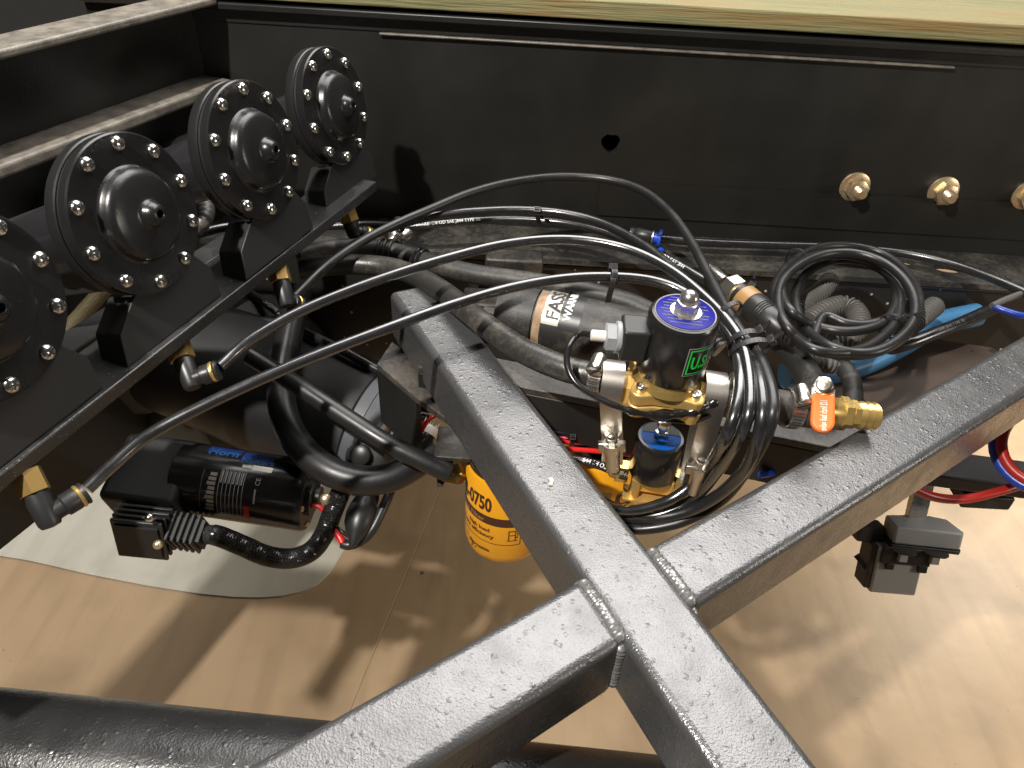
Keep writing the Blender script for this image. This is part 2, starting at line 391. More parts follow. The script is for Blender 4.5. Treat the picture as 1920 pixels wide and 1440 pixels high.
# ================================================================== SETTING
fl = MB().box((0, 1.0, -0.03), (9, 8, 0.05)).build('floor', M_['floor']); tag(fl, kind='structure')
sd = (at(660, 1324, H)-at(825, 922, H)); sd.z = 0; sd.normalize(); sn = V((-sd.y, sd.x, 0))
sp0 = at(740, 1128, H)
for k in range(-2, 2):                       # hard floor sheets, butted with thin open joints
    c = sp0+sn*((k+0.5)*1.75)
    mb = MB(); mb.bar(c-sd*2.2+V((0, 0, -0.0025)), c+sd*2.6+V((0, 0, -0.0025)), 1.7496, 0.005)
    mb.build('floor_sheet', M_['floor'], fl, bevel=0.001)
pts = [at(px, py, H-0.002) for px, py in [(-500, 960), (-200, 1010), (56, 1052), (169, 1078), (277, 1099), (375, 1114), (440, 1120), (487, 1121), (530, 1118), (566, 1110), (596, 1095), (618, 1074),
      (632, 1055), (646, 1030), (662, 1000), (690, 950), (716, 890), (720, 800), (560, 700), (200, 600), (-300, 600)]]
mb = MB(); mb.prism([(p.x, p.y) for p in pts], 0.0005, 0.004)
tag(mb.build('floor_mat', M_['white_f']), 'cream white sheet with a rounded corner lying on the tan floor', 'floor mat')

# near round chassis pipe
pp = thing('round_pipe', 'thick textured black round pipe running along the bottom edge behind the X brace', 'pipe', (-0.1, 0.245, H-0.575))
MB().cyl((-1.2, 0.284, H-0.578), (0.9, 0.192, H-0.578), 0.05, 40).build('pipe', M_['pipe'], pp)
# ------------------------------------------------------------------ far frame rail
YW = 1.0
rail = thing('frame_rail', 'long satin black steel frame rail under the green timber, across the back', 'frame rail', (0.2, YW, H-0.49))
x0, x1 = -0.56, 1.15
hc = aty(1145, 268, YW)
random.seed(3)
hole = [(hc.x+r*math.cos(a), hc.z+r*math.sin(a)) for k in range(22) for a in [2*math.pi*k/22] for r in [0.0125*(1+0.07*random.uniform(-1, 1)+0.08*math.sin(3*a))]]
plate([(x0, H-0.488), (x1, H-0.488), (x1, H-0.206), (x0, H-0.206)], [hole], 0.008, frame((0, YW+0.004, 0), (0, -1, 0), (1, 0, 0)), 'web', M_['rail'], rail)
MB().box(((x0+x1)/2, YW+0.06, H-0.2105), (x1-x0, 0.15, 0.009)).build('top_flange', M_['rail'], rail, bevel=0.002)
a, b = aty(712, 57, YW), aty(1785, 131, YW)
mb = MB(); mb.box(((a.x+b.x)/2, YW-0.003, H-0.2335), (b.x-a.x, 0.006, 0.003)); mb.build('lip_strip', M_['dusty_lit_top'], rail, bevel=0.0012)  # pale strip paints the edge line catching light
MB().box(((x0+x1)/2, YW-0.001, H-0.223), (x1-x0, 0.002, 0.016)).build('upper_strip', M_['rail'], rail, bevel=0.0005)
# bottom flange with slots
slots = []
for px, py, rx, ry in [(1778, 503, 0.021, 0.012), (1700, 490, 0.013, 0.010), (1180, 440, 0.012, 0.009)]:
    p = at(px, py, 0.486); slots.append(ell(rx, ry, 22, (p.x, p.y)))
plate([(x0, 0.905), (x1, 0.905), (x1, YW-0.0005), (x0, YW-0.0005)], slots, 0.008, T(0, 0, H-0.490), 'bottom_flange', M_['flange'], rail)
plate([(a.x+0.30, H-0.46), (x1-.02, H-0.46), (x1-.02, H-0.40), (a.x+.30, H-0.41)], [], 0.003, frame((0, YW-0.0018, 0), (0, -1, 0), (1, 0, 0)), 'doubler_plate', M_['rail'], rail)
for i, (px, py) in enumerate([(1602, 350), (1768, 358), (1925, 366)]):
    p = aty(px, py, YW); M = frame(p, V((0.03-0.05*(i == 1), -1, 0.02)), (1, 0.2, 0.3+i))
    wsh = MB().lathe([(0.021, 0), (0.021, 0.002), (0.0195, 0.003), (0.009, 0.003)], 28, M).build('washer', M_['zinc'], rail)
    mb = MB(); mb.hexa(0.0155, 0.003, 0.0165, M); mb.build('nut', M_['zinc'], wsh)
    prof = []
    for k in range(9): prof += [(0.0082, 0.0165+k*0.0014), (0.0074, 0.0172+k*0.0014)]
    mb = MB(); mb.lathe(prof+[(0.006, 0.030), (0.001, 0.0302)], 20, M); mb.build('bolt_end', M_['zinc'], wsh)
MB().box(((x0+x1)/2, YW+0.08, H-0.35), (x1-x0, 0.008, 0.26)).build('dark_backing', M_['dark'], rail)  # added dark sheet so the web hole reads as shaded
MB().box(((x0+x1)/2, YW-0.0, H-0.70), (x1-x0, 0.19, 0.006)).build('dark_underlay', M_['dark'], rail)  # added dark sheet, unseen, keeps the flange slots dark
# inner speckled vertical plate below the flange
ip = MB(); ip.box((0.36, 0.918, H-0.60), (1.5, 0.008, 0.20)); ip.build('inner_web', M_['inner'], rail, bevel=0.001)
# plywood sheet lying on the rail; unseen rear depth added to shade the floor
mb = MB(); mb.box((0.25, YW-0.015+0.85, H-0.2015+0.0115), (1.66, 1.7, 0.022))
tag(mb.build('plywood_sheet', M_['wood'], bevel=0.002), 'green stained yellowish plywood sheet lying on top of the frame rail', 'plywood')

# ------------------------------------------------------------------ left cross member (channel)
ca, cb = V((-0.386, 0.985, 0)), V((-0.386, 0.985, 0))+V((-0.356, -0.934, 0))*1.05
cdir = (cb-ca).normalized(); cl = V((cdir.y, -cdir.x, 0))      # towards the left, behind the open side
if cl.x > 0: cl = -cl
cm = thing('cross_member', 'black steel channel cross member at the upper left with dusty edges coloured light as if lit', 'cross member', (-0.55, 0.6, H-0.31))
def cbox(off0, off1, d0, d1):
    mb = MB(); mb.bar((ca+cb)/2+cl*((off0+off1)/2)+V((0, 0, H-(d0+d1)/2))-(cb-ca)/2, (ca+cb)/2+cl*((off0+off1)/2)+V((0, 0, H-(d0+d1)/2))+(cb-ca)/2, abs(off1-off0), abs(d1-d0)); return mb
cbox(0, 0.05, 0.200, 0.209).build('top_flange', M_['dusty_lit_top'], cm, bevel=0.003, segs=3)
cbox(0.043, 0.05, 0.2095, 0.2955).build('web', M_['cross'], cm)
cbox(0, 0.05, 0.296, 0.310).build('bottom_flange', M_['dusty_lit_top'], cm, bevel=0.004, segs=3)

cbox(0.036, 0.042, 0.312, 0.72).build('dark_backdrop', M_['dark'], cm)  # added dark sheet standing for the gloom below the channel

# ------------------------------------------------------------------ X brace
xb = thing('x_brace', 'large hammered black welded X brace of square tube in the foreground', 'brace', (0.1, 0.31, H-0.48))
A0, A1 = V((-0.105, 0.668, 0)), V((0.235, 0.035, 0))
aa = V((0.474, -0.880, 0)).normalized(); an = V((0.880, 0.474, 0))
cen = V((0.0955, 0.3135, 0)) - an*0.0
# centre line of A: midway between the measured edges
pA = (V((0.0108, 0.415, 0))+V((0.0108, 0.415, 0))+an*0.053)/2
A0 = pA - aa*0.312; A1 = pA + aa*0.50
WT = 0.058; TH = 0.060
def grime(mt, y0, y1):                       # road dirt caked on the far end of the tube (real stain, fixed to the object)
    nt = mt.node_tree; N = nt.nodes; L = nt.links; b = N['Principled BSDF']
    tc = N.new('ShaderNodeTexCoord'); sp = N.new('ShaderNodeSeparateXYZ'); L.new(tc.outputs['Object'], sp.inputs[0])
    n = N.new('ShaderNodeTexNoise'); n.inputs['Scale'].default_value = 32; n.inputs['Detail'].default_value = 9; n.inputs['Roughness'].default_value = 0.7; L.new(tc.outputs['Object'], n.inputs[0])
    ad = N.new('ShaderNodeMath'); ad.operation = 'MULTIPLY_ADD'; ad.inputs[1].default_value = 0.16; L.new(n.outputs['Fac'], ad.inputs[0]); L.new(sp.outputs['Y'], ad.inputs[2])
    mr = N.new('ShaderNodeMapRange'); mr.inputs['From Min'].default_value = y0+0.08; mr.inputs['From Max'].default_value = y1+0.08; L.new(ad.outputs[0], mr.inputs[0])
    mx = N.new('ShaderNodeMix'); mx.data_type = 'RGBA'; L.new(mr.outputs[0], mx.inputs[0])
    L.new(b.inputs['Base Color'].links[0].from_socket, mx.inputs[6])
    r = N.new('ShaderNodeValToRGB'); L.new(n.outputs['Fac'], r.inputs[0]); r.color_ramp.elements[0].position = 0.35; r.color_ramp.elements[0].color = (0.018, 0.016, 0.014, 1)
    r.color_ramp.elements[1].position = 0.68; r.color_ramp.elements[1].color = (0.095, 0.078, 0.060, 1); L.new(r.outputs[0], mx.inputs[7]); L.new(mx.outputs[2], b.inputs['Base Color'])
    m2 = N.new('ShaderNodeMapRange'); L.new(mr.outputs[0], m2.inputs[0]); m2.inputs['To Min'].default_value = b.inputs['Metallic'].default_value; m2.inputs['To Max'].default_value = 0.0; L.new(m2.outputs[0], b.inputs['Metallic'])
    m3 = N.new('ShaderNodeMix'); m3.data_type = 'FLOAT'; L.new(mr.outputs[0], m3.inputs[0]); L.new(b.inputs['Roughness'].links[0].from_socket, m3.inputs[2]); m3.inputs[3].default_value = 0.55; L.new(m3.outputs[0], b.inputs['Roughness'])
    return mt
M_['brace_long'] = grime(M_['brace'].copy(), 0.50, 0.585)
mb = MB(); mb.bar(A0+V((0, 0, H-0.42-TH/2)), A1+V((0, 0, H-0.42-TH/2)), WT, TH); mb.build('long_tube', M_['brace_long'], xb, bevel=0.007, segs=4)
bd = V((0.806, 0.592, 0)); bn = V((-0.592, 0.806, 0))
# two half tubes of B, cut to the angle of A
def half_tube(q0, far, sgn):
    # q0 a point on B's centre line; clip near end on A's side plane
    face = pA + an*sgn*(WT/2+0.0004)
    poly = []
    for off in (-0.0275, 0.0275):
        o = q0+bn*off; t = (face-o).dot(an)/bd.dot(an); poly.append((o+bd*t, o+bd*far))
    pl = [poly[0][0], poly[0][1], poly[1][1], poly[1][0]]
    mb = MB(); mb.prism([(p.x, p.y) for p in pl], H-0.4205-TH, H-0.4205)
    return mb
qL = V((-0.097, 0.206, 0))-bn*0.0245; qL = qL
half_tube((V((0.0466, 0.315, 0))+V((0.0712, 0.272, 0)))/2, -0.75, -1).build('half_tube', M_['brace'], xb, bevel=0.007, segs=4)
half_tube((V((0.1136, 0.3582, 0))+V((0.143, 0.3183, 0)))/2, 0.62, 1).build('half_tube', M_['brace'], xb, bevel=0.007, segs=4)
def weld(pts, r, name='weld_bead'):
    pp_ = crv(pts, 30)
    mb = MB(); mb.tube(pp_, r, 10, rf=lambda i, N: r*(0.86+0.13*abs(math.sin(i*0.62+0.4*math.sin(i*0.31))) + 0.07*math.sin(i*1.37+N) + 0.05*math.sin(i*0.23)) * (0.5+0.5*min(1, min(i, N-1-i)/4)))
    mb.build(name, M_['weld'], xb)
for q, sgn in (((V((0.0466, 0.315, 0))+V((0.0712, 0.272, 0)))/2, -1), ((V((0.1136, 0.3582, 0))+V((0.143, 0.3183, 0)))/2, 1)):
    face = pA + an*sgn*(WT/2+0.001)
    ends = []
    for off in (-0.026, 0.026):
        o = q+bn*off; t = (face-o).dot(an)/bd.dot(an); ends.append(o+bd*t)
    z = V((0, 0, H-0.4232)); mid = (ends[0]+ends[1])/2
    weld([ends[0]+z, mid+z+bd*0.0012, ends[1]+z], 0.0052)
    for e, o2 in ((ends[0], -1), (ends[1], 1)):
        k = e+bn*o2*0.002
        weld([k-bn*o2*0.002+V((0, 0, H-0.426)), k-bn*o2*0.002+V((0, 0, H-0.45)), k-bn*o2*0.002+V((0, 0, H-0.474))], 0.0046)
mb = MB(); c = at(1033, 903, 0.4195); mb.prism([(c.x-.0015, c.y-.004), (c.x+.001, c.y-.0042), (c.x+.0022, c.y+.001), (c.x+.0008, c.y+.004), (c.x-.002, c.y+.003), (c.x-.0008, c.y)], H-0.4198, H-0.4185)
tag(mb.build('wood_chip', M_['chip']), 'tiny pale wood chip lying on the long brace tube', 'wood chip')
# gusset under the far end of the long tube
gs = thing('frame_gusset', 'dusty steel gusset plate under the dirty far end of the X brace', 'gusset', at(730, 690, 0.5))
mb = MB()
P4 = [at(x, y, 0.482) for x, y in [(706, 682), (735, 640), (800, 690), (860, 800), (780, 745)]]
mb.prism([(p.x, p.y) for p in P4], H-0.490, H-0.482); mb.build('top_plate', M_['dirty'], gs, bevel=0.001)
mb = MB(); mb.bar(P4[0]+V((0.002, 0.002, -0.045)), P4[4]+V((0.002, 0.002, -0.045)), 0.006, 0.075); mb.build('side_plate', M_['dark'], gs)

# lower bar beneath the valve
e0, e1 = at(960, 722, 0.455), at(1620, 852, 0.455)
ld = (e1-e0).normalized(); ln = V((-ld.y, ld.x, 0))
e0 = e0-ld*0.10
lb = thing('valve_support_bar', 'narrow dusty black support bar running beneath the two solenoid valves', 'support bar', (e0+e1)/2)
MB().bar(e0+ln*0.020+V((0, 0, -0.004)), e1+ln*0.020+V((0, 0, -0.004)), 0.040, 0.008).build('top_leg', M_['dirty'], lb, bevel=0.0015)
MB().bar(e0+ln*0.003+V((0, 0, -0.034)), e1+ln*0.003+V((0, 0, -0.034)), 0.006, 0.052).build('front_leg', M_['dark'], lb, bevel=0.0015)

# ------------------------------------------------------------------ horn bracket bar
b0, b1 = at(-60, 937, 0.36), at(706, 340, 0.36)
bdir = (b1-b0).normalized(); bl = V((-bdir.y, bdir.x, 0))        # left of the bar (towards trumpets)
b0 = b0-bdir*0.12
hb = thing('horn_mounting_bar', 'long black flat steel bar carrying the row of air horns', 'mounting bar', (b0+b1)/2)
MB().bar(b0+bl*0.028+V((0, 0, -0.006)), b1+bl*0.028+V((0, 0, -0.006)), 0.056, 0.012).build('flat_bar', M_['barm'], hb, bevel=0.0014)
c0, c1 = at(60, 667, 0.395), at(440, 447, 0.395)
MB().bar(c0-bdir*0.2+V((0, 0, -0.012)), c1+bdir*0.1+V((0, 0, -0.012)), 0.030, 0.024).build('rear_rail', M_['bracket'], hb, bevel=0.002)

# ------------------------------------------------------------------ air horns
AZ, TL = R_(-17), R_(13)
hn = V((math.cos(AZ)*math.cos(TL), math.sin(AZ)*math.cos(TL), math.sin(TL)))
hu = V((-math.cos(AZ)*math.sin(TL), -math.sin(AZ)*math.sin(TL), math.cos(TL)))
hw = hu.cross(hn)
def hornM(px, py, dp):
    Mx = Matrix((hw, hu, hn)).transposed().to_4x4(); Mx.translation = atd(px, py, dp); return Mx
HM = [hornM(-42, 577, 0.462), hornM(261, 403, 0.572), hornM(482, 283, 0.680), hornM(632, 200, 0.816)]
HL = ['nearest black air horn, cut off by the left edge of the picture',
      'large black air horn, second from the left, wholly in view',
      'black air horn in the middle, third along the mounting bar',
      'black air horn farthest back, half in shade beside the frame rail']
h = thing('air_horn', HL[1], 'air horn', HM[1], 'air horns in a row on the mounting bar')
MB().lathe([(0.030, -0.027), (0.056, -0.025), (0.0608, -0.0222), (0.0618, -0.020), (0.0618, -0.0125), (0.0608, -0.0115)], 64).build('rear_flange', M_['horn2'], h, local=True)
mb = MB(); mb.lathe([(0.0596, -0.0115), (0.0596, -0.0085)], 64); mb.build('gasket', M_['dark'], h, local=True)
MB().lathe([(0.0607, -0.0085), (0.0615, -0.0075), (0.0615, -0.0012), (0.0603, 0.0), (0.037, 0.0)], 64).build('front_plate', M_['horn'], h, local=True)
MB().lathe([(0.0375, 0.0), (0.0362, 0.0008), (0.0352, 0.0025), (0.0346, 0.0052), (0.0335, 0.0076), (0.0315, 0.0093), (0.0285, 0.0104), (0.022, 0.0117), (0.0135, 0.0127), (0.0115, 0.0131), (0.0102, 0.0142),
            (0.0094, 0.0166), (0.0080, 0.0192), (0.0060, 0.0211), (0.0040, 0.0219), (0.0033, 0.0219), (0.0030, 0.0212), (0.0029, 0.015), (0.0005, 0.015)], 56).build('dome_cap', M_['horn'], h, local=True, sharp=50)
def rounded_cap(r, hh, k=6): return [(r, 0), (r, hh*0.2)]+[(r*math.cos(R_(90*i/k)), hh*0.2+hh*0.8*math.sin(R_(90*i/k))) for i in range(1, k+1)]
scr_me = None
for k in range(10):
    a = 2*math.pi*k/10+R_(8)
    M = T(0.0532*math.cos(a), 0.0532*math.sin(a), 0) @ Matrix.Rotation(random.uniform(0, 3), 4, 'Z')
    if k == 0:
        s = MB().lathe(rounded_cap(0.0057, 0.0046), 18).build('screw', M_['screw'], h, local=True)
        mb = MB()
        mb.box((0, 0, 0.0034), (0.0060, 0.0013, 0.0028)).box((0, 0, 0.0034), (0.0013, 0.0060, 0.00275))
        r = mb.build('cross_slot', M_['recess'], s, local=True)
        s0, rr0 = s, r
    else:
        s = s0.copy(); COL.objects.link(s); s.parent = h; r = rr0.copy(); COL.objects.link(r); r.parent = s
    s.matrix_local = M
# trumpet behind, dipping slightly
tr = V((0.0, -0.21, -1.0))
MB().lathe([(0.024, 0.0), (0.0285, 0.03), (0.0295, 0.12), (0.0305, 0.22), (0.033, 0.262), (0.034, 0.268), (0.031, 0.266), (0.027, 0.22)], 40, frame((0, -0.004, -0.028), tr)).build('trumpet', M_['trumpet'], h, local=True)
# foot bracket: bent plate standing on the bar
p0 = at(240, 690, 0.36)+V((0, 0, 0.0)); fn = hn
poly = [atp(x, y, p0, fn) for x, y in [(240, 690), (226, 628), (250, 560), (300, 470), (352, 470), (396, 502), (416, 552)]]
MI = HM[1].inverted(); fl2 = [MI @ p for p in poly]; zf = sum(p.z for p in fl2)/len(fl2)
mb = MB(); mb.prism([(p.x, p.y) for p in fl2], zf-0.003, zf); mb.build('foot_plate', M_['bracket'], h, local=True, bevel=0.0008)
mb = MB()
for q0, q1 in ((0, 1), (1, 2)):
    pa, pb = fl2[q0], fl2[q1]
    mb.add([(pa.x, pa.y, zf-0.001), (pb.x, pb.y, zf-0.001), (pb.x, pb.y, zf-0.027), (pa.x, pa.y, zf-0.027),
            (pa.x+0.003, pa.y, zf-0.001), (pb.x+0.003, pb.y, zf-0.001), (pb.x+0.003, pb.y, zf-0.027), (pa.x+0.003, pa.y, zf-0.027)],
           [(0,1,2,3),(4,7,6,5),(0,4,5,1),(1,5,6,2),(2,6,7,3),(3,7,4,0)])
mb.build('foot_flange', M_['bracket'], h, local=True, bevel=0.0006)
for i in (0, 2, 3): dup(h, HM[i], HL[i])

# ------------------------------------------------------------------ air lines
HO = {}
def hose(label, pts, r, mt='hose', n=10, name='air_hose', cat='hose', group=None, seg=14):
    c = crv(path(*pts), n)
    o = MB().tube(c, r, seg).build(name, M_[mt])
    tag(o, label, cat, group); HO[label] = c
    return o, c
LA = [(163, 917, .400), (215, 868, .394), (285, 812, .388), (400, 752, .378), (560, 680, .366), (720, 618, .356), (850, 571, .350), (960, 539, .347), (1060, 522, .345), (1150, 519, .345), (1225, 527, .347), (1285, 550, .350), (1335, 590, .352), (1370, 632, .352), (1384, 670, .356), (1386, 735, .360), (1362, 815, .384), (1315, 890, .46), (1248, 941, .49), (1155, 955, .515), (1070, 905, .53), (1010, 820, .535), (940, 725, .53), (865, 640, .525)]
LB = [(412, 688, .392), (442, 660, .388), (480, 630, .382), (560, 585, .374), (660, 543, .366), (760, 508, .358), (850, 481, .352), (940, 459, .347), (1030, 449, .344), (1110, 453, .343), (1190, 472, .343), (1262, 509, .344), (1325, 560, .345), (1372, 612, .346), (1396, 660, .350), (1406, 735, .357), (1396, 800, .374), (1355, 870, .430), (1298, 936, .49), (1208, 968, .515), (1110, 925, .535), (1040, 835, .54), (965, 735, .535), (880, 645, .53)]
LC = [(545, 590, .43), (560, 555, .425), (600, 512, .418), (660, 462, .41), (740, 424, .402), (820, 404, .396), (900, 396, .392), (980, 394, .390), (1060, 401, .388), (1130, 420, .386), (1200, 456, .380), (1270, 511, .372), (1335, 575, .364), (1383, 628, .357), (1408, 660, .358), (1428, 735, .356), (1424, 810, .376), (1388, 890, .440), (1310, 950, .49), (1220, 972, .515), (1130, 960, .535), (1055, 880, .55), (985, 770, .548), (895, 665, .54)]
LE = [(548, 560, .415), (610, 500, .406), (680, 452, .396), (740, 421, .39), (800, 395, .384), (880, 362, .376), (960, 341, .37), (1050, 331, .366), (1140, 337, .364), (1205, 358, .362), (1255, 398, .360), (1295, 452, .357), (1328, 515, .354), (1362, 580, .350), (1395, 632, .349), (1420, 662, .354), (1447, 735, .354), (1444, 795, .368), (1412, 862, .425), (1352, 938, .49), (1258, 984, .515), (1150, 985, .535), (1075, 915, .56), (1000, 800, .56), (905, 680, .55)]
hose('glossy black air hose rising from the lowest elbow and arching across the X brace', LA, 0.0049, 'hose_b', group='black air hoses')
hose('glossy black air hose rising from the second elbow to the cable-tied bundle', LB, 0.0050, 'hose_b', group='black air hoses')
hose('black air hose in the middle of the twin arch below the frame rail', LC, 0.0054, 'hose', group='black air hoses')
hose('dull black air hose making the highest arch against the frame rail', LE, 0.0052, 'hose_m', group='black air hoses')
LD = [(540, 428, .45), (620, 424, .447), (690, 421, .444), (770, 424, .438), (860, 416, .432), (950, 411, .428), (1050, 417, .424), (1130, 435, .42), (1200, 462, .418), (1258, 489, .417), (1325, 528, .417)]
dh, dc = hose('slim black air hose with white print ending at the brass pressure fitting', LD, 0.0050, group='black air hoses')
text_on_tube('AIR BRAKE  1/4 OD SAE J844 TYPE 3B', dc, 0.0050, 0.16, 0.0058, M_['white'], dh)
text_on_tube('1/4 OD SAE J844', dc, 0.0050, (sum((b-a).length for a, b in zip(dc, dc[1:])))-0.078, 0.0064, M_['white'], dh)
LF = [(1236, 447, .464), (1330, 455, .464), (1440, 459, .464), (1560, 463, .462), (1680, 473, .458), (1780, 494, .452), (1870, 526, .445), (1960, 566, .44)]
hose('black air hose running right from the blue push fitting along the rail flange', LF, 0.0058, 'hose', group='black air hoses')
# blue push-in union at its end
pf = thing('push_fitting', 'black push fitting with a blue release ring at the foot of the frame rail', 'fitting', at(1215, 443, .464))
a, b = at(1188, 438, .464), at(1222, 444, .464); dd = (b-a).normalized()
MB().lathe([(0.0075, 0), (0.0088, 0.001), (0.0092, 0.006), (0.0082, 0.008), (0.0098, 0.010), (0.0105, 0.020), (0.0105, 0.030), (0.0095, 0.032)], 28, frame(a-dd*0.006, dd)).build('body', M_['black'], pf)
MB().lathe([(0.0098, 0.0), (0.0101, 0.0018), (0.008, 0.0022)], 28, frame(a+dd*0.0262, dd)).build('collar', M_['steel'], pf)
MB().lathe([(0.0062, 0), (0.0075, 0.001), (0.0075, 0.006), (0.0118, 0.0068), (0.0122, 0.0085), (0.0118, 0.0105), (0.006, 0.011)], 28, frame(a+dd*0.0283, dd)).build('release_ring', M_['blue_p'], pf)
MB().bar(a+dd*0.036+V((0, -0.004, -0.015)), a+dd*0.043+V((0, -0.004, -0.019)), 0.006, 0.012).build('release_tab', M_['blue_p'], pf, bevel=0.0015)

# ------------------------------------------------------------------ elbow fittings under the bar
def elbow(label, nut, low, colr, s=1.0, first=None):
    zt = (nut-low).normalized()
    M = frame(nut, zt, colr-low)
    f = thing('elbow_fitting', label, 'elbow fitting', M, 'push-in elbow fittings under the mounting bar')
    MB().hexa(0.0135*s, -0.009*s, 0.013*s, Matrix.Rotation(0.3, 4, 'Z')).build('brass_nut', M_['brass_d'], f, local=True)
    L = (nut-low).length
    MI = M.inverted(); lo = V((0, 0, -L)); co = MI @ colr
    mb = MB(); mb.lathe([(0.0105*s, -0.0085*s), (0.0108*s, -L*0.55), (0.0098*s, -L-0.006*s), (0.008*s, -L-0.010*s), (0.002*s, -L-0.011*s)], 28)
    d = (co-lo).normalized(); e = (co-lo).length
    mb.build('elbow_body', M_['black'], f, local=True)
    MB().lathe([(0.0085*s, 0.003*s), (0.0085*s, e*0.45), (0.0105*s, e*0.5), (0.0107*s, e-0.005*s), (0.0098*s, e-0.003*s)], 28, frame(lo, d)).build('elbow_arm', M_['black'], f, local=True)
    r = MB().lathe([(0.0106*s, e-0.0035*s), (0.0112*s, e-0.0028*s), (0.0112*s, e-0.0008*s), (0.0103*s, e)], 28, frame(lo, d)).build('gold_ring', M_['brass_b'], f, local=True)
    MB().lathe([(0.0095*s, e-0.0015*s), (0.0112*s, e+0.0025*s), (0.0105*s, e+0.004*s), (0.0058*s, e+0.0042*s)], 28, frame(lo, d)).build('release_ring', M_['black'], f, local=True)
    return f
elbow('lowest brass and black elbow fitting at the near end of the mounting bar', at(58, 908, .384), at(88, 968, .402), at(153, 928, .400), 0.78)
elbow('brass and black elbow fitting under the middle of the mounting bar', at(338, 662, .384), at(357, 712, .398), at(403, 696, .392), 0.80)
elbow('shaded brass and black elbow fitting under the far part of the mounting bar', at(524, 517, .386), at(535, 560, .402), at(556, 570, .415), 0.82)
elbow('elbow fitting with a small brass patch showing at the far end of the bar', at(652, 404, .386), at(662, 432, .402), at(690, 440, .41), 0.85)

# ------------------------------------------------------------------ cable ties
def tie(label, c, axis, ru, rv, uplike, head, tail=0.02, wd=0.0055, name='cable_tie'):
    axis = axis.normalized(); u = (uplike-axis*uplike.dot(axis)).normalized(); v = axis.cross(u)
    t = thing(name, label, 'cable tie', c, 'black cable ties')
    loop = [c+u*ru*math.cos(a)+v*rv*math.sin(a) for a in [2*math.pi*k/28 for k in range(28)]]
    MB().strip(loop, axis, wd, 0.0011).build('band', M_['black'], t)
    mb = MB()                                                     # ratchet teeth
    for k in range(28):
        a = 2*math.pi*(k+.5)/28; p = c+u*(ru+.0008)*math.cos(a)+v*(rv+.0008)*math.sin(a); nrm = (u*math.cos(a)/ru+v*math.sin(a)/rv).normalized()
        mb.box((0, 0, 0), (wd*0.6, 0.0009, 0.0012), frame(p, nrm, axis))
    mb.build('teeth', M_['black'], t)['kind'] = 'stuff'
    hd = (u*math.cos(head)+v*math.sin(head)).normalized(); td = (-u*math.sin(head)+v*math.cos(head)).normalized()
    hp = c+u*ru*math.cos(head)+v*rv*math.sin(head)
    mb = MB(); Mh = frame(hp+hd*0.003, hd, axis)
    for sx in (-1, 1): mb.box((sx*wd*0.62, 0, 0), (wd*0.3, 0.0062, 0.0056), Mh)
    for sy in (-1, 1): mb.box((0, sy*0.0024, 0), (wd*0.98, 0.0014, 0.0056), Mh)
    mb.box((0, 0.0006, 0.0008), (wd*0.9, 0.0016, 0.0012), Mh)
    mb.build('head', M_['black'], t, bevel=0.0003)
    if tail:
        p = hp+hd*0.0045; MB().bar(p, p+hd*tail*0.8+td*tail*0.25, wd*0.7, 0.001, td).build('tail', M_['black'], t)
    return t
def mid(k, i0): c = HO[k]; return c[i0], (c[i0+1]-c[i0-1])
def near(key, px, py):
    c = HO[key]; best = min(range(1, len(c)-1), key=lambda i: (proj(c[i])-V((px, py))).length)
    return c[best], (c[best+1]-c[best-1]).normalized()
def proj(p):
    q = p-CAM; z = q.dot(FW); return V((960+FPX*q.dot(RT)/z, 720-FPX*q.dot(UP)/z))
kA, kB, kC, kE = list(HO)[:4]; kD = list(HO)[4]
p1, t1 = near(kC, 1011, 396); p2, _ = near(kD, 1011, 414)
tie('cable tie standing on the twin arch of hoses, left of centre', (p1+p2)/2+V((0, 0, 0.0)), t1, 0.036, 0.0075, (p1-p2), 0.0, 0.004)
p1, t1 = near(kA, 1150, 520); g = at(1140, 553, .405)
q_ = tie('cable tie on the low arching hose with its tail hanging over the dusty hose', p1, t1, 0.0068, 0.0066, UP, -0.25, 0)
q0 = p1+(CAM-p1).normalized()*0.006; MB().strip(crv([q0, q0*0.5+at(1146, 545, .352)*0.5, at(1139, 566, .368)], 5), t1, 0.0055, 0.0011, closed=False).build('tail', M_['black'], q_)
p1, t1 = near(kC, 747, 424)
tie('small square-headed cable tie on the shaded left start of the arches', p1, t1, 0.0095, 0.0085, CAM-p1, 0.1, 0)
p1, t1 = near(kB, 1352, 592); p2, _ = near(kE, 1368, 590)
tie('upper cable tie around the bundle beside the solenoid valve', (p1+p2)/2, t1, 0.0085, (p1-p2).length/2+0.0095, CAM-p1, 1.9, 0.006)
p1, t1 = near(kB, 1386, 640); p2, _ = near(kE, 1402, 640)
tie('middle cable tie with jagged head on the hose bundle', (p1+p2)/2, t1, 0.0095, (p1-p2).length/2+0.0095, CAM-p1, -1.3, 0.012)
p1, t1 = near(kB, 1392, 658); p2, _ = near(kE, 1418, 658)
tie('lowest cable tie with jagged head on the hose bundle', (p1+p2)/2, t1, 0.0095, (p1-p2).length/2+0.0095, CAM-p1, -1.3, 0.012)

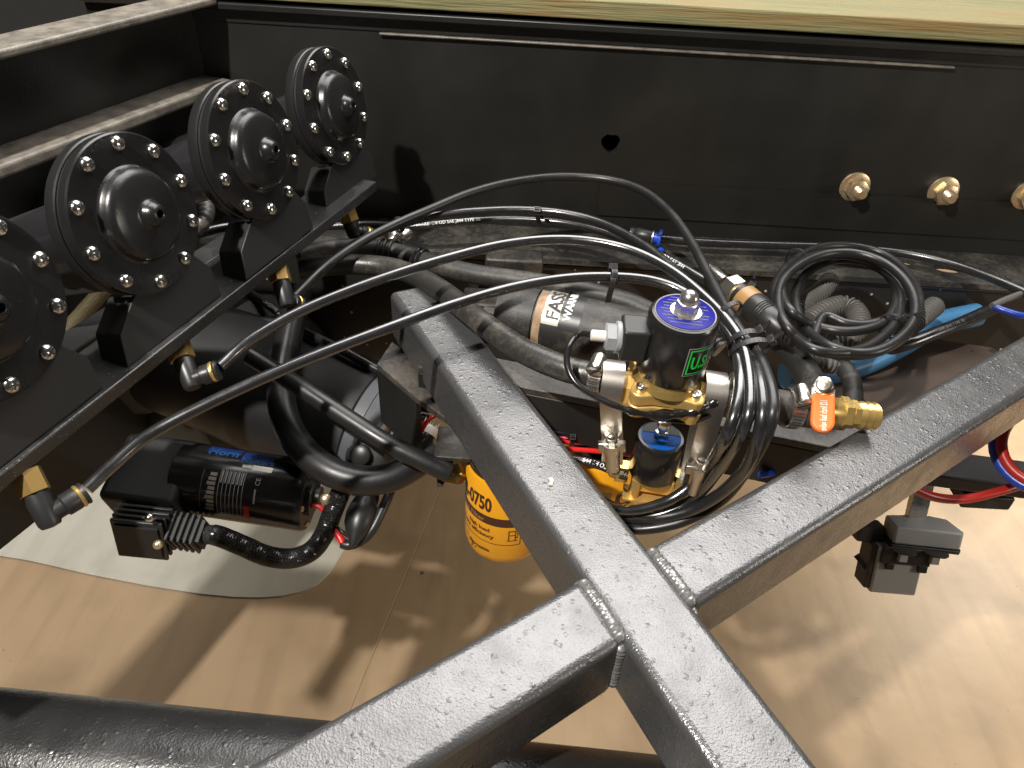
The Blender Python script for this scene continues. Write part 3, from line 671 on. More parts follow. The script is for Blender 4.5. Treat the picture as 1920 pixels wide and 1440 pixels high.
# ------------------------------------------------------------------ dusty fuel hoses
LG = [(560, 505, .425), (640, 496, .425), (720, 500, .423), (775, 516, .418), (830, 547, .410), (880, 586, .402), (930, 625, .398), (985, 660, .395), (1050, 688, .392), (1110, 704, .390), (1160, 716, .389)]
LH = [(560, 482, .452), (630, 466, .452), (700, 466, .452), (760, 478, .452), (820, 497, .450), (890, 514, .448), (960, 524, .446), (1040, 536, .444), (1120, 552, .444), (1190, 572, .446), (1260, 610, .455)]
hose('thick grey fuel hose curving from the left into the big valve', LG, 0.0118, 'rubber_g', name='fuel_hose', group='dusty fuel hoses', seg=20)
hose('dusty fuel hose passing behind the thick one toward the pump top', LH, 0.0120, 'rubber', name='fuel_hose', group='dusty fuel hoses', seg=20)
kG, kH = list(HO)[-2:]
def clamp_band(label, key, px, py, r, wd, mt='dark', n=2):
    p, t = near(key, px, py); o = thing('spring_clamp', label, 'hose clamp', p)
    for j in range(n):
        q = p+t*(j-(n-1)/2)*wd*1.9; x = t.orthogonal().normalized(); y = t.cross(x)
        MB().tube([q+(x*math.cos(a)+y*math.sin(a))*r for a in [2*math.pi*k/24 for k in range(24)]], wd*0.6, 8, closed=True).build('wire_ring', M_[mt], o)
    return o
clamp_band('black double wire clamp on the dusty rear hose', kH, 787, 488, 0.0130, 0.0036, 'gloss')
clamp_band('black hose clamp at the left end of the dusty rear hose', kH, 722, 470, 0.0128, 0.0040, 'dark', 3)
tf = thing('tee_fitting', 'small dusty metal tee fitting above the left end of the rear hose', 'fitting', at(750, 450, .44))
MB().cyl(at(742, 455, .446), at(748, 432, .436), 0.008, 16).build('stem', M_['dirty'], tf)
MB().lathe([(0.004, 0), (0.0075, 0.003), (0.0085, 0.008), (0.006, 0.014), (0.002, 0.016)], 18, frame(at(750, 442, .436), V((1, .1, .3)))).build('ball_end', M_['steel'], tf)
MB().hexa(0.008, 0, 0.007, frame(at(736, 445, .438), V((-.3, -.4, .8)))).build('nut', M_['steel'], tf)

# black curved hoses down at the left
hose('heavy black rubber hose hanging in a deep U at the lower left', [(560, 545, .50), (540, 640, .53), (527, 720, .55), (535, 785, .565), (565, 840, .575), (612, 880, .58), (670, 900, .585), (725, 897, .585), (775, 873, .58), (812, 845, .575)], 0.0165, 'hose_m', name='rubber_hose', seg=20)
hose('black hose slanting down to the filter bracket', [(470, 668, .50), (540, 712, .51), (600, 751, .52), (660, 790, .53), (720, 828, .54), (775, 856, .55), (822, 878, .56), (842, 887, .565)], 0.0105, 'hose_m', name='rubber_hose', seg=16)
bo, bc = hose('thin printed black hose in the shade behind the arching hoses', [(420, 520, .55), (500, 570, .55), (560, 615, .55), (640, 655, .55), (720, 700, .56)], 0.006, 'hose', group='black air hoses')
text_on_tube('1/4 OD SAE J844  TYPE 3B', bc, 0.006, 0.10, 0.007, M_['white'], bo)

# ------------------------------------------------------------------ fuel pump with foil label
pa, pb = at(955, 587, .475), at(1262, 652, .475); pdv = (pb-pa).normalized(); PL = (pb-pa).length
fp = thing('fuel_pump', 'dusty black cylinder fuel pump with a foil label behind the solenoid valve', 'fuel pump', (pa+pb)/2)
pr_ = 0.036
Mp = frame(pa, pdv, CAM-pa)                    # local x towards camera, z along axis
MB().lathe([(0.024, -0.012), (pr_*0.93, -0.010), (pr_*0.97, 0.0), (pr_*0.97, 0.034), (pr_*0.9, 0.0345), (pr_*0.9, 0.036), (pr_, 0.0365), (pr_, PL-0.002), (pr_*0.95, PL)], 48, Mp).build('body', M_['rubber'], fp)
def arc_patch(mb, M, r, z0, z1, a0, a1, n=14):
    vs = []; fs = []
    for k in range(n+1):
        a = a0+(a1-a0)*k/n
        for z in (z0, z1): vs.append((r*math.cos(a), r*math.sin(a), z))
    for k in range(n): fs.append((2*k, 2*k+1, 2*k+3, 2*k+2))
    return mb.add(vs, fs, M)
arc_patch(MB(), Mp, pr_+0.0004, 0.037, 0.046, -1.2, 2.2, 24).build('stained_ring', M_['rust'], fp)
arc_patch(MB(), Mp, pr_+0.0004, 0.0462, 0.066, 0.10, -2.2, 24).build('foil_label', M_['label'], fp)
arc_patch(MB(), Mp, pr_+0.0004, 0.0662, 0.090, 0.18, -2.2, 24).build('black_label', M_['black'], fp)
def text_cyl(s, M, r, z, a, size, mt, parent, sx=1.0, along='around', sgn=1, bold=0.0, name='printed_text'):
    vs, fs = text_geo(s, size, sx, bold)
    out = []
    for x, y, _ in vs:
        if along == 'around': ang = a+sgn*x/r; zz = z-sgn*y if False else z+y*(1 if sgn > 0 else -1)
        else: ang = a+sgn*y/r; zz = z+x
        out.append(M @ V((r*math.cos(ang), r*math.sin(ang), zz)))
    mb = MB(); mb.add(out, fs); return mb.build(name, mt, parent)
def text_cyl2(s, M, r, z, a, size, mt, parent, up_z, sx=1.0, bold=0.0, name='printed_text'):
    # text runs round the cylinder; its letters' up is +z (up_z=1) or -z (up_z=-1)
    vs, fs = text_geo(s, size, sx, bold); out = []
    for x, y, _ in vs:
        ang = a+x*up_z/r; out.append(M @ V((r*math.cos(ang), r*math.sin(ang), z+y*up_z)))
    mb = MB(); mb.add(out, fs); return mb.build(name, mt, parent)
# letters run up and over the pump: up of letters points back along the axis (-z)
text_cyl2('FASS', Mp, pr_+0.0008, 0.064, 0.26, 0.0165, M_['blackp'], fp, -1, 1.15, 0.0003) if False else None
def text_cyl3(s, M, r, z, a, size, mt, parent, sx=1.0, bold=0.0, name='printed_text'):
    # runs round with increasing angle; letters' up is -z
    vs, fs = text_geo(s, size, sx, bold); out = []
    for x, y, _ in vs:
        ang = a-x/r; out.append(M @ V((r*math.cos(ang), r*math.sin(ang), z-y)))
    mb = MB(); mb.add(out, fs); return mb.build(name, mt, parent)
text_cyl3('FASS', Mp, pr_+0.0009, 0.0652, -0.06, 0.0215, M_['blackp'], fp, 1.0, 0.0005)
text_cyl3('WARNING', Mp, pr_+0.0009, 0.0785, -0.12, 0.0122, M_['white'], fp, 1.0, 0.0003)
pbk = thing('pump_bracket', 'dusty brown bracket blocks at the left end of the fuel pump', 'bracket', at(910, 540, .5))
q = at(965, 478, .462); MB().box((q.x, q.y, q.z-0.02), (0.075, 0.03, 0.04)).build('upper_block', M_['dirty'], pbk, bevel=0.003)
q = at(952, 505, .462); MB().box((q.x-0.006, q.y, q.z-0.03), (0.06, 0.022, 0.05)).build('step_block', M_['dirty'], pbk, bevel=0.003)
q = at(910, 555, .475); MB().box((q.x, q.y, q.z-0.03), (0.055, 0.04, 0.06)).build('lower_block', M_['dirty'], pbk, bevel=0.003)
MB().bar(at(905, 582, .47), at(1010, 602, .47), 0.012, 0.006).build('tie_strip', M_['dirty'], pbk, bevel=0.001)
MB().cyl(at(1195, 575, .448), at(1200, 596, .452), 0.006, 14).build('clip_post', M_['dirty'], pbk)

# ------------------------------------------------------------------ large solenoid valve
vL, vR = at(1150, 717, .388), at(1335, 738, .388)
vx = (vR-vL).normalized(); vc = at(1245, 728, .388)
vz = V((0.03, -0.06, 1)).normalized()
VM = frame(vc, vz, vx); vx = V(VM.col[0][:3]); vy = V(VM.col[1][:3]); vz = V(VM.col[2][:3])
sv = thing('solenoid_valve', 'large black and brass solenoid valve with a dark blue top label', 'solenoid valve', VM)
def lobes(ax, ay, rl, waist, n=6):            # four-lobed flange outline
    out = []
    for cx, cy, a0 in ((ax, ay, 0), (-ax, ay, 90), (-ax, -ay, 180), (ax, -ay, 270)):
        for k in range(n+1):
            a = R_(a0+90*k/n); out.append((cx+rl*math.cos(a), cy+rl*math.sin(a)))
        # waist to next corner
        nx, ny = {0: (0, ay+rl-waist), 90: (-(ax+rl-waist), 0), 180: (0, -(ay+rl-waist)), 270: (ax+rl-waist, 0)}[a0]
        e = out[-1]
        tx, ty = {0: (1, 0), 90: (0, 1), 180: (-1, 0), 270: (0, -1)}[a0]
        s_ = 0.45
        out.append((nx+tx*ax*s_, ny+ty*ay*s_)); out.append((nx-tx*ax*s_, ny-ty*ay*s_))
    return out
mb = MB(); mb.prism(lobes(0.0225, 0.0205, 0.0085, 0.0035), 0.0005, 0.0125); mb.build('bonnet_flange', M_['brass'], sv, local=True, bevel=0.0018, segs=3)
mb = MB(); mb.prism(lobes(0.0225, 0.0205, 0.0090, 0.0035), -0.0125, -0.0005); mb.build('body_flange', M_['brass'], sv, local=True, bevel=0.0018, segs=3)
MB().lathe([(0.0295, 0.0120), (0.0285, 0.015), (0.0270, 0.018), (0.0268, 0.022), (0.0260, 0.0235)], 48).build('bonnet_ring', M_['brass_b'], sv, local=True)
mb = MB(); mb.lathe([(0.002, -0.030), (0.012, -0.028), (0.019, -0.022), (0.023, -0.0125)], 32); mb.build('belly', M_['brass'], sv, local=True)
for sgn in (-1, 1):
    mb = MB(); M = frame((sgn*0.024, 0, -0.008), (sgn, 0, 0)); mb.hexa(0.0165, 0, 0.014, M, 8); mb.lathe([(0.0135, 0.012), (0.0135, 0.02)], 24, M); mb.build('port', M_['brass'], sv, local=True)
cr = 0.0285
MB().lathe([(cr-0.0015, 0.022), (cr, 0.024), (cr, 0.074), (cr-0.0006, 0.0775), (cr-0.0022, 0.0798), (cr-0.0045, 0.0805)], 64).build('coil', M_['gloss'], sv, local=True)
dsc = MB().lathe([(cr-0.0052, 0.0803), (cr-0.0052, 0.0811), (cr-0.0056, 0.0813)], 56).build('top_label', M_['blue_l'], sv, local=True)
mb = MB()
for k in range(9):                             # printed grey rulings on the label
    y = -0.016+k*0.0042; hw_ = math.sqrt(max(0, (cr-0.007)**2-y*y))
    for (u, v) in ((-hw_*(.92-.1*(k % 2)), hw_*(.86-.2*(k % 3 == 1))),):
        if v > u: mb.box(((u+v)/2, y, 0.08145), (v-u, 0.0009, 0.00008))
mb.build('printed_lines', M_['dimp'], dsc, local=True)
mb = MB(); mb.lathe([(cr-0.0050, 0.0806), (cr-0.0042, 0.0812), (cr-0.0040, 0.0806)], 56, cap=False); mb.build('label_rim', M_['greyp'], sv, local=True)
MB().lathe([(0.0125, 0.0814), (0.0125, 0.0824), (0.006, 0.0826)], 24).build('washer', M_['chrome'], sv, local=True)
mb = MB(); mb.hexa(0.0095, 0.0826, 0.0915); mb.lathe([(0.0078, 0.0913), (0.0078, 0.093)]+[(0.0078*math.cos(R_(15*i)), 0.093+0.0082*math.sin(R_(15*i))) for i in range(1, 7)], 24); mb.build('acorn_nut', M_['chrome'], sv, local=True)
for sx_ in (-1, 1):
    for sy_ in (-1, 1):
        mb = MB(); mb.lathe([(0.0045, 0.0125), (0.0045, 0.0170), (0.0040, 0.0175), (0.0024, 0.0175), (0.0022, 0.0150), (0.0002, 0.0150)], 18, T(sx_*0.0225, sy_*0.0205, 0)); mb.build('cap_screw', M_['steel'], sv, local=True)
# printed side label, wrapped on the coil. angle 0 = +x, camera side = -y
Mi = Matrix.Identity(4)
camang = math.atan2((VM.inverted() @ CAM).y, (VM.inverted() @ CAM).x)
def coil_box(z0, z1, a0, a1, mt, nm, r=cr+0.0002, n=8):
    o = MB(); arc_patch(o, Mi, r, z0, z1, a0, a1, n); return o.build(nm, mt, sv, local=True)
la = camang+0.42
coil_box(0.0385, 0.0665, la-0.04, la+1.25, M_['greyp'], 'side_label')
coil_box(0.0392, 0.0658, la-0.015, la+1.23, M_['gloss'], 'label_field', cr+0.0003)
coil_box(0.0405, 0.0645, la+0.03, la+0.66, M_['green'], 'green_frame', cr+0.0004)
coil_box(0.0417, 0.0633, la+0.07, la+0.62, M_['gloss'], 'green_field', cr+0.0005)
text_cyl('U.S.', VM, cr+0.0006, 0.0462, la+0.115, 0.0165, M_['green'], W and sv, 0.62, bold=0.0006).name = 'printed_text'
text_cyl('SOLID', VM, cr+0.0006, 0.0462, la+0.70, 0.0165, M_['greyp'], sv, 0.62)
# side connector
cx = V((-1, -0.10, 0)).normalized()
M = frame(V((-0.026, -0.004, 0.052)), cx, (0, 0, 1))
mb = MB(); mb.box((0, 0, 0.010), (0.030, 0.026, 0.022), M); mb.build('plug_box', M_['black'], sv, local=True, bevel=0.0025, segs=3)
MB().lathe([(0.0128, 0.0205), (0.0132, 0.0215), (0.0132, 0.0245), (0.011, 0.0248)], 24, M).build('grey_collar', M_['grey_n'], sv, local=True)
mb = MB(); mb.hexa(0.0118, 0.0245, 0.0330, M); mb.build('grey_nut', M_['grey_n'], sv, local=True)
MB().lathe([(0.0046, 0.032), (0.0046, 0.044), (0.003, 0.045)], 18, M).build('cream_sleeve', M_['tip'], sv, local=True)
wst = VM @ (M @ V((0, 0, 0.043)))
# its wire, taped, looping down and round under the valve
c = crv([wst]+path((1085, 628, .352), (1066, 652, .358), (1064, 685, .366), (1080, 718, .374), (1120, 745, .38), (1165, 765, .384), (1215, 777, .388), (1270, 776, .39), (1310, 768, .388), (1340, 752, .384), (1352, 735, .38), (1366, 720, .39)), 12)
random.seed(5)
rb = [1.0+0.16*math.sin(i*0.43)+0.12*math.sin(i*0.91+1) for i in range(len(c))]
o = MB().tube(c, 0.003, 10, rf=lambda i, N: 0.0028*(rb[i] if (i < 14 or i > 70) else 1.0)*(1.0+0.5*(i > 84))).build('taped_wire', M_['gloss'])
tag(o, 'glossy black taped wire looping from the big valve plug and under its brass body', 'wire')
c2 = crv(path((1190, 772, .40), (1240, 785, .402), (1300, 790, .40), (1345, 770, .395)), 10)
tag(MB().tube(c2, 0.0022, 8).build('taped_wire', M_['gloss']), 'thin black wire end sagging under the taped wire below the big valve', 'wire')

# ------------------------------------------------------------------ straps and worm clamps
def worm_housing(p, down, out, parent, s=1.0):
    d = down.normalized(); M = frame(p, -d, out.cross(d))           # z up along band
    mb = MB(); mb.lathe([(0.0058*s, -0.032*s), (0.0066*s, -0.030*s), (0.0066*s, -0.012*s), (0.0074*s, -0.010*s), (0.0080*s, 0.0)], 16, M); mb.build('worm_housing', M_['steel'], parent, bevel=0)
    mb = MB(); mb.box((0, 0.0, -0.004*s), (0.024*s, 0.006*s, 0.010*s), M); mb.build('housing_ear', M_['steel'], parent, bevel=0.001)
    mb = MB(); mb.hexa(0.0052*s, 0.0, 0.006*s, M); mb.lathe([(0.0036*s, 0.006*s), (0.0030*s, 0.0085*s), (0.001*s, 0.009*s)], 14, M); mb.build('worm_screw', M_['steel'], parent)
def strap(label, pc, axis, low_px, scr_px, r=0.0185, wd=0.0185):
    axis = axis.normalized(); t = thing('strap_clamp', label, 'strap clamp', pc, 'stainless strap clamps')
    front = V((0, -1, 0)); front = (front-axis*front.dot(axis)).normalized(); upv = axis.cross(front); upv = upv if upv.z > 0 else -upv
    lowp = low_px
    lc = lowp - front*0.010
    loop = []
    for k in range(15):
        a = R_(-8+k*14.5); loop.append(pc+front*math.cos(a)*r+upv*math.sin(a)*r)
    for k in range(8):
        a = R_(180+k*24); loop.append(lc+front*math.cos(a)*0.010+upv*math.sin(a)*0.010)
    MB().strip(loop, -axis, wd, 0.0009).build('band', M_['strap'], t)
    dn = (loop[-1]-loop[0]).normalized()
    sp = loop[0].lerp(loop[-1], scr_px)+front*0.008
    worm_housing(sp, dn, front, t)
    return t
strap('left stainless strap clamp from the valve inlet down to its worm screw', vL-vx*0.002, vx, at(1150, 862, .462), 0.60)
strap('right stainless strap clamp from the valve outlet down to its worm screw', vR+vx*0.000, vx, at(1300, 905, .475), 0.66)
def worm_clamp(label, pc, axis, r, wd, out, s=1.0):
    axis = axis.normalized(); t = thing('hose_clamp', label, 'hose clamp', pc, 'stainless worm hose clamps')
    out = (out-axis*out.dot(axis)).normalized(); y = axis.cross(out)
    loop = [pc+(out*math.cos(a)+y*math.sin(a))*r for a in [2*math.pi*k/36 for k in range(36)]]
    MB().strip(loop, axis, wd, 0.0008).build('band', M_['steel'], t)
    mb = MB()
    for k in range(36):
        a = 2*math.pi*(k+.5)/36; nn = out*math.cos(a)+y*math.sin(a)
        mb.box((0, 0, 0), (wd*0.62, 0.0011, 0.0003), frame(pc+nn*(r+0.0009), nn, axis+y.cross(axis)*0.0))
    mb.build('slots', M_['recess'], t)['kind'] = 'stuff'
    hp = pc+out*(r+0.0045*s)
    tn = y if (CAM-hp).dot(y) > 0 else -y
    mb = MB(); mb.lathe([(0.0055*s, -0.009*s), (0.0066*s, -0.006*s), (0.0066*s, 0.005*s)], 16, frame(hp, tn)); mb.build('worm_housing', M_['steel'], t)
    mb = MB(); mb.lathe([(0.0074*s, 0.0045*s), (0.0078*s, 0.0065*s), (0.0074*s, 0.0088*s), (0.006*s, 0.0096*s)], 18, frame(hp, tn)); sc = mb.build('worm_screw', M_['steel'], t)
    mb = MB(); mb.box((0, 0, 0.0093*s), (0.0125*s, 0.0018*s, 0.001*s), frame(hp, tn, axis*0.6+out*0.6)); mb.build('slot', M_['recess'], sc)
    return t
p, t = near(kG, 1122, 708)
worm_clamp('stainless worm clamp on the thick hose left of the big valve', p, t, 0.0135, 0.011, V((0.05, -0.35, 1)))
# outlet hose stub and ball valve
bs, be = at(1365, 742, .392), at(1640, 782, .405)
hs, hc_ = hose('short black rubber hose between the big valve outlet and the ball valve', [(1340, 739, .389), (1380, 748, .391), (1420, 757, .393), (1470, 764, .396), (1512, 769, .398), (1530, 771, .399)], 0.0152, 'rubber', name='rubber_hose', seg=22)
kS = list(HO)[-1]
p, t = near(kS, 1484, 766)
worm_clamp('stainless worm clamp on the hose left of the orange handle', p, t, 0.0165, 0.0125, V((0.05, -0.35, 1)))
p, t = near(kS, 1362, 745)
worm_clamp('dark worm clamp half hidden at the big valve outlet', p, t, 0.0165, 0.009, V((-0.05, -0.1, 1)), 0.8)
p0, p1 = at(1508, 768, .398), at(1640, 781, .405); bx = (p1-p0).normalized(); BL = (p1-p0).length
bv = thing('ball_valve', 'brass ball valve with an orange handle and open hose barb', 'ball valve', frame(at(1548, 772, .40), (0, 0, 1), bx))
bf = frame(p0, bx)
MB().lathe([(0.011, 0), (0.0145, 0.002), (0.0150, 0.014), (0.0135, 0.018), (0.013, 0.034)], 28, bf).build('body', M_['brass_b'], bv)
mb = MB(); mb.hexa(0.0150, 0.031, 0.039, bf); mb.hexa(0.0128, 0.0405, 0.047, bf, 6); mb.lathe([(0.0112, 0.038), (0.0112, 0.042)], 24, bf); mb.build('end_nut', M_['brass_b'], bv)
pf_ = [(0.0105, 0.045)]
z = 0.047
while z < BL-0.004:
    pf_ += [(0.0112, z), (0.0125, z+0.0048), (0.0113, z+0.0052)]; z += 0.0062
pf_ += [(0.0115, BL), (0.008, BL), (0.0075, BL-0.02), (0.001, BL-0.02)]
MB().lathe(pf_, 28, bf).build('hose_barb', M_['brass_b'], bv)
up = V((0, -0.28, 0.96)).normalized(); hc0 = at(1543, 741, .375)
hd_ = at(1541, 806, .392)-at(1543, 745, .376); fr = (V((0, -1, 0.55))).normalized()
fr = (CAM-hc0).normalized()*0.75+V((0, -0.2, 0.4)); hdn = hd_.normalized(); fr = (fr-hdn*fr.dot(hdn)).normalized()
Mh = frame(at(1543, 748, .376), fr, -hdn.cross(fr)*-1)
# local: z = out of handle face, x across, y along handle
xx = hdn.cross(fr).normalized()
Mh = Matrix((xx, -hdn, fr)).transposed().to_4x4(); Mh.translation = at(1543, 748, .374)
HLn = hd_.length
out = [(-0.0088, 0.004), (0.0088, 0.004)]+[(0.0093*math.cos(a), -HLn+0.008+0.0093*math.sin(a)) for a in [R_(-k*18) for k in range(0, 11)]]
mb = MB(); mb.prism(out, -0.003, 0.004, Mh); hnd = mb.build('handle', M_['orange'], bv, bevel=0.0022, segs=3)
out = [(-0.0075, -0.001), (0.0095, -0.001), (0.0090, 0.010), (0.0060, 0.0165), (-0.0050, 0.0165), (-0.0095, 0.008)]
mb = MB(); mb.prism(out, -0.0035, 0.0022, Mh); mb.build('lever_plate', M_['steel'], bv, bevel=0.0008)
Mn = Mh @ T(0.0005, 0.0095, 0.0022)
mb = MB(); mb.hexa(0.0082, 0, 0.005, Mn); mb.lathe([(0.0066, 0.005), (0.0068, 0.0075), (0.0055, 0.0085), (0.0036, 0.0086)], 20, Mn); mb.build('lever_nut', M_['steel'], bv)
mb = MB(); mb.hexa(0.0032, 0.006, 0.0092, Mn); mb.build('stem_end', M_['zinc'], bv)
mb = MB(); mb.cyl(at(1543, 765, .395), Mn.translation, 0.008, 18); mb.build('stem', M_['brass_b'], bv)
vs, fs = text_geo('1/2 Inch ball valve', 0.0078, 0.47)
Mt = Mh @ T(0, 0, 0.00412)
mb = MB(); mb.add([(-(-y)-0.0028, -x-0.003, 0) if False else (y-0.0028, -x-0.002, 0) for x, y, _ in vs], fs, Mt); mb.build('printed_text', M_['white'], hnd)

# ------------------------------------------------------------------ small solenoid valve
sL, sR = at(1160, 868, .50), at(1285, 887, .50); sx = (sR-sL).normalized(); sc_ = at(1221, 891, .50)
SM = frame(sc_, V((0.01, -0.03, 1)), sx)
s2 = thing('small_solenoid_valve', 'small black and brass solenoid valve with a bright blue cap, below the large one', 'solenoid valve', SM)
r2 = 0.0228
MB().lathe([(r2-0.001, 0.006), (r2, 0.0075), (r2, 0.047), (r2-0.0006, 0.0495), (r2-0.002, 0.0512), (r2-0.004, 0.0515)], 56).build('coil', M_['gloss'], s2, local=True)
dc2 = MB().lathe([(r2-0.0045, 0.0514), (r2-0.0045, 0.0520), (r2-0.005, 0.0522)], 48).build('top_label', M_['blue_c'], s2, local=True)
mb = MB(); mb.prism(ell(r2-0.0049, r2-0.0049, 40)[1:20], 0.05225, 0.0526); mb.build('shaded_half', M_['dark'], dc2, local=True)  # dark half disc paints the shadow lying across the cap
mb = MB(); mb.hexa(0.0068, 0.0522, 0.0585); mb.lathe([(0.0042, 0.0585), (0.0042, 0.064), (0.006, 0.065), (0.006, 0.069), (0.003, 0.0705)], 18); mb.build('top_nut', M_['chrome'], s2, local=True)
mb = MB(); mb.box((0.002, 0, -0.003), (0.040, 0.026, 0.018)); mb.build('valve_body', M_['brass'], s2, local=True, bevel=0.0025, segs=3)
mb = MB(); mb.cyl((-0.014, -0.013, -0.018), (-0.014, -0.013, 0.006), 0.0052, 18); mb.build('pillar', M_['brass'], s2, local=True)
plate([(-0.024, -0.020), (0.022, -0.020), (0.022, 0.0), (-0.024, 0.0)], [ell(0.003, 0.0022, 14, (0.010, -0.013))], 0.0022, SM @ T(0, 0, -0.0185), 'foot_plate', M_['brass'], s2)
for sgn in (-1, 1):
    M = frame((sgn*0.022, 0, -0.001), (sgn, 0, 0)); mb = MB(); mb.hexa(0.0112, 0.0, 0.012, M); mb.lathe([(0.0085, 0.012), (0.0075, 0.017), (0.0048, 0.019), (0.0046, 0.021)], 20, M); mb.build('compression_nut', M_['brass_b'], s2, local=True)
tl = SM @ V((-0.040, 0, -0.001))
pts = [tl+sx*-0.002]+path((1110, 868, .505), (1060, 858, .51), (1000, 850, .52))
c = crv(pts, 8); c.reverse()
o = MB().tube(c, 0.0040, 12).build('air_hose', M_['hose']); tag(o, 'thin printed black hose entering the small solenoid valve from the left', 'hose', 'black air hoses')
text_on_tube('844 1/4 OD SAE J844', c, 0.0040, 0.055, 0.0062, M_['white'], o, 1.0)
mb = MB(); M = SM @ T(0.028, -0.002, 0.012); mb.prism([(-0.004, -0.01), (0.006, -0.01), (0.0, 0.016)], 0, 0.002, M @ Matrix.Rotation(R_(90), 4, 'X')); mb.build('bracket_tab', M_['steel'], s2)

# ------------------------------------------------------------------ wires under the valves
def wire(label, pts, r, mt, group='loose wires behind the valves', n=8):
    tag(MB().tube(crv(path(*pts), n), r, 8).build('wire', M_[mt]), label, 'wire', group)
wire('red wire crossing behind the small solenoid valve', [(1000, 822, .515), (1058, 827, .515), (1100, 830, .515), (1140, 838, .515), (1178, 843, .515), (1240, 848, .52), (1300, 858, .52), (1380, 872, .52), (1430, 872, .52), (1470, 882, .52)], 0.0030, 'red')
wire('pink wire above the red one behind the small valve', [(1000, 812, .51), (1060, 819, .51), (1100, 818, .51), (1150, 808, .51), (1220, 812, .515), (1300, 838, .52), (1390, 862, .52)], 0.0026, 'pink')
wire('red wire lying lowest behind the strap clamps', [(1040, 840, .52), (1110, 845, .52), (1180, 852, .525), (1290, 874, .53), (1390, 882, .53)], 0.0026, 'red')
wire('black wire above the pink wire by the brace', [(990, 806, .505), (1060, 813, .505), (1110, 813, .505), (1170, 798, .505), (1260, 806, .51)], 0.0026, 'gloss')
wire('blue wire end beside the brace right of the hose bundle', [(1424, 891, .50), (1450, 886, .50), (1490, 880, .51)], 0.0034, 'blue_p')
wire('short white wire end above the blue wire', [(1432, 882, .50), (1448, 880, .50)], 0.0025, 'tip')
wire('red wire running to the filter bracket from behind the brace', [(880, 745, .55), (838, 768, .55), (805, 786, .55), (788, 812, .56), (770, 836, .57)], 0.0026, 'red')
wire('red wire strand in the shade by the grey tank', [(792, 790, .55), (780, 812, .555), (772, 830, .56)], 0.0024, 'red')
p = at(1072, 821, .512); tie('tiny cable tie on the red and pink wires', p, at(1100, 822, .512)-at(1050, 820, .512), 0.0065, 0.0055, V((0, -.4, 1)), 0.4, 0, 0.004)

# ------------------------------------------------------------------ pressure connector and coiled cable
k0, k1 = at(1362, 532, .418), at(1500, 648, .425); kd = (k1-k0).normalized(); kf = frame(k0, kd); KL = (k1-k0).length
pc_ = thing('pressure_connector', 'brass and black cable connector with an amber ring, right of the hose bundle', 'connector', k0)
MB().lathe([(0.0058, -0.034), (0.0062, -0.028), (0.0075, -0.026), (0.0075, -0.004)], 20, kf).build('crimp', M_['steel'], pc_)
mb = MB(); mb.hexa(0.0155, 0.004, 0.020, kf); mb.build('hex_nut', M_['steel'], pc_)
MB().lathe([(0.011, 0.019), (0.0125, 0.022), (0.0125, 0.030)], 24, kf).build('thread', M_['zinc'], pc_)
MB().lathe([(0.0135, 0.030), (0.0165, 0.031), (0.0165, 0.046), (0.0155, 0.0465)], 28, kf).build('amber_ring', M_['amber'], pc_)
prof = [(0.0162, 0.046), (0.0168, 0.0475)]
for i in range(4): prof += [(0.0167-i*0.0002, 0.060+i*0.003), (0.0158-i*0.0002, 0.0608+i*0.003), (0.0158-i*0.0002, 0.0618+i*0.003), (0.0166-i*0.0002, 0.0626+i*0.003)]
prof += [(0.0155, 0.082), (0.010, 0.094), (0.0088, 0.096)]
MB().lathe(prof, 28, kf).build('plug_body', M_['black'], pc_)
prof = []
for i in range(4): prof += [(0.0088-i*0.0005, 0.095+i*0.0052), (0.0090-i*0.0005, 0.0985+i*0.0052), (0.0064-i*0.0003, 0.0988+i*0.0052), (0.0064-i*0.0003, 0.100+i*0.0052)]
MB().lathe(prof, 20, kf).build('strain_relief', M_['black'], pc_)
random.seed(11)
cpts = [k0+kd*0.100, k0+kd*0.112, ]
loops = [(1590, 546, 98, 56), (1574, 568, 121, 98), (1568, 549, 100, 70), (1604, 576, 108, 84), (1588, 563, 137, 103)]
a = 2.55; seq = []
start = at(1520, 643, .428); seq.append(start)
for li, (cx_, cy_, rx_, ry_) in enumerate(loops):
    for k in range(14):
        ang = math.radians(118-k*360/14)       # clockwise on screen starting bottom-left
        f_ = (k/14); nx = loops[min(li+1, 4)]
        X = cx_+(nx[0]-cx_)*f_+(rx_+(nx[2]-rx_)*f_)*math.cos(ang)+0.12*ry_*math.sin(ang)*0; Y = cy_+(nx[1]-cy_)*f_+(ry_+(nx[3]-ry_)*f_)*math.sin(ang)
        seq.append(at(X+random.uniform(-1.2, 1.2), Y+0.10*(X-1590)*0.5+random.uniform(-1.2, 1.2), .420+0.006*math.sin(ang*1+li*2)+li*0.004*(-1 if li % 2 else 1)))
c = crv(cpts+seq, 6)
cb_ = MB().tube(c, 0.0053, 12).build('coiled_cable', M_['hose_m']); tag(cb_, 'loose coil of black cable lying by the rail flange at right', 'cable')
p = at(1494, 486, .42); tie('cable tie at the upper left of the coiled cable', p+V((0, 0, 0)), at(1520, 472, .42)-at(1470, 510, .42), 0.0125, 0.013, V((0, -.3, 1)), 0.9, 0.012, 0.005)
p = at(1672, 612, .425); tie('cable tie at the lower right of the coiled cable', p, at(1700, 560, .42)-at(1640, 632, .42), 0.0135, 0.014, V((0, -.3, 1)), 0.3, 0.022, 0.005)
p, t = kf @ V((0, 0, 0.027)), kd
tie('cable tie on the brass thread of the pressure connector', p, t, 0.0135, 0.0135, V((.5, .2, 1)), -0.3, 0.005, 0.006)

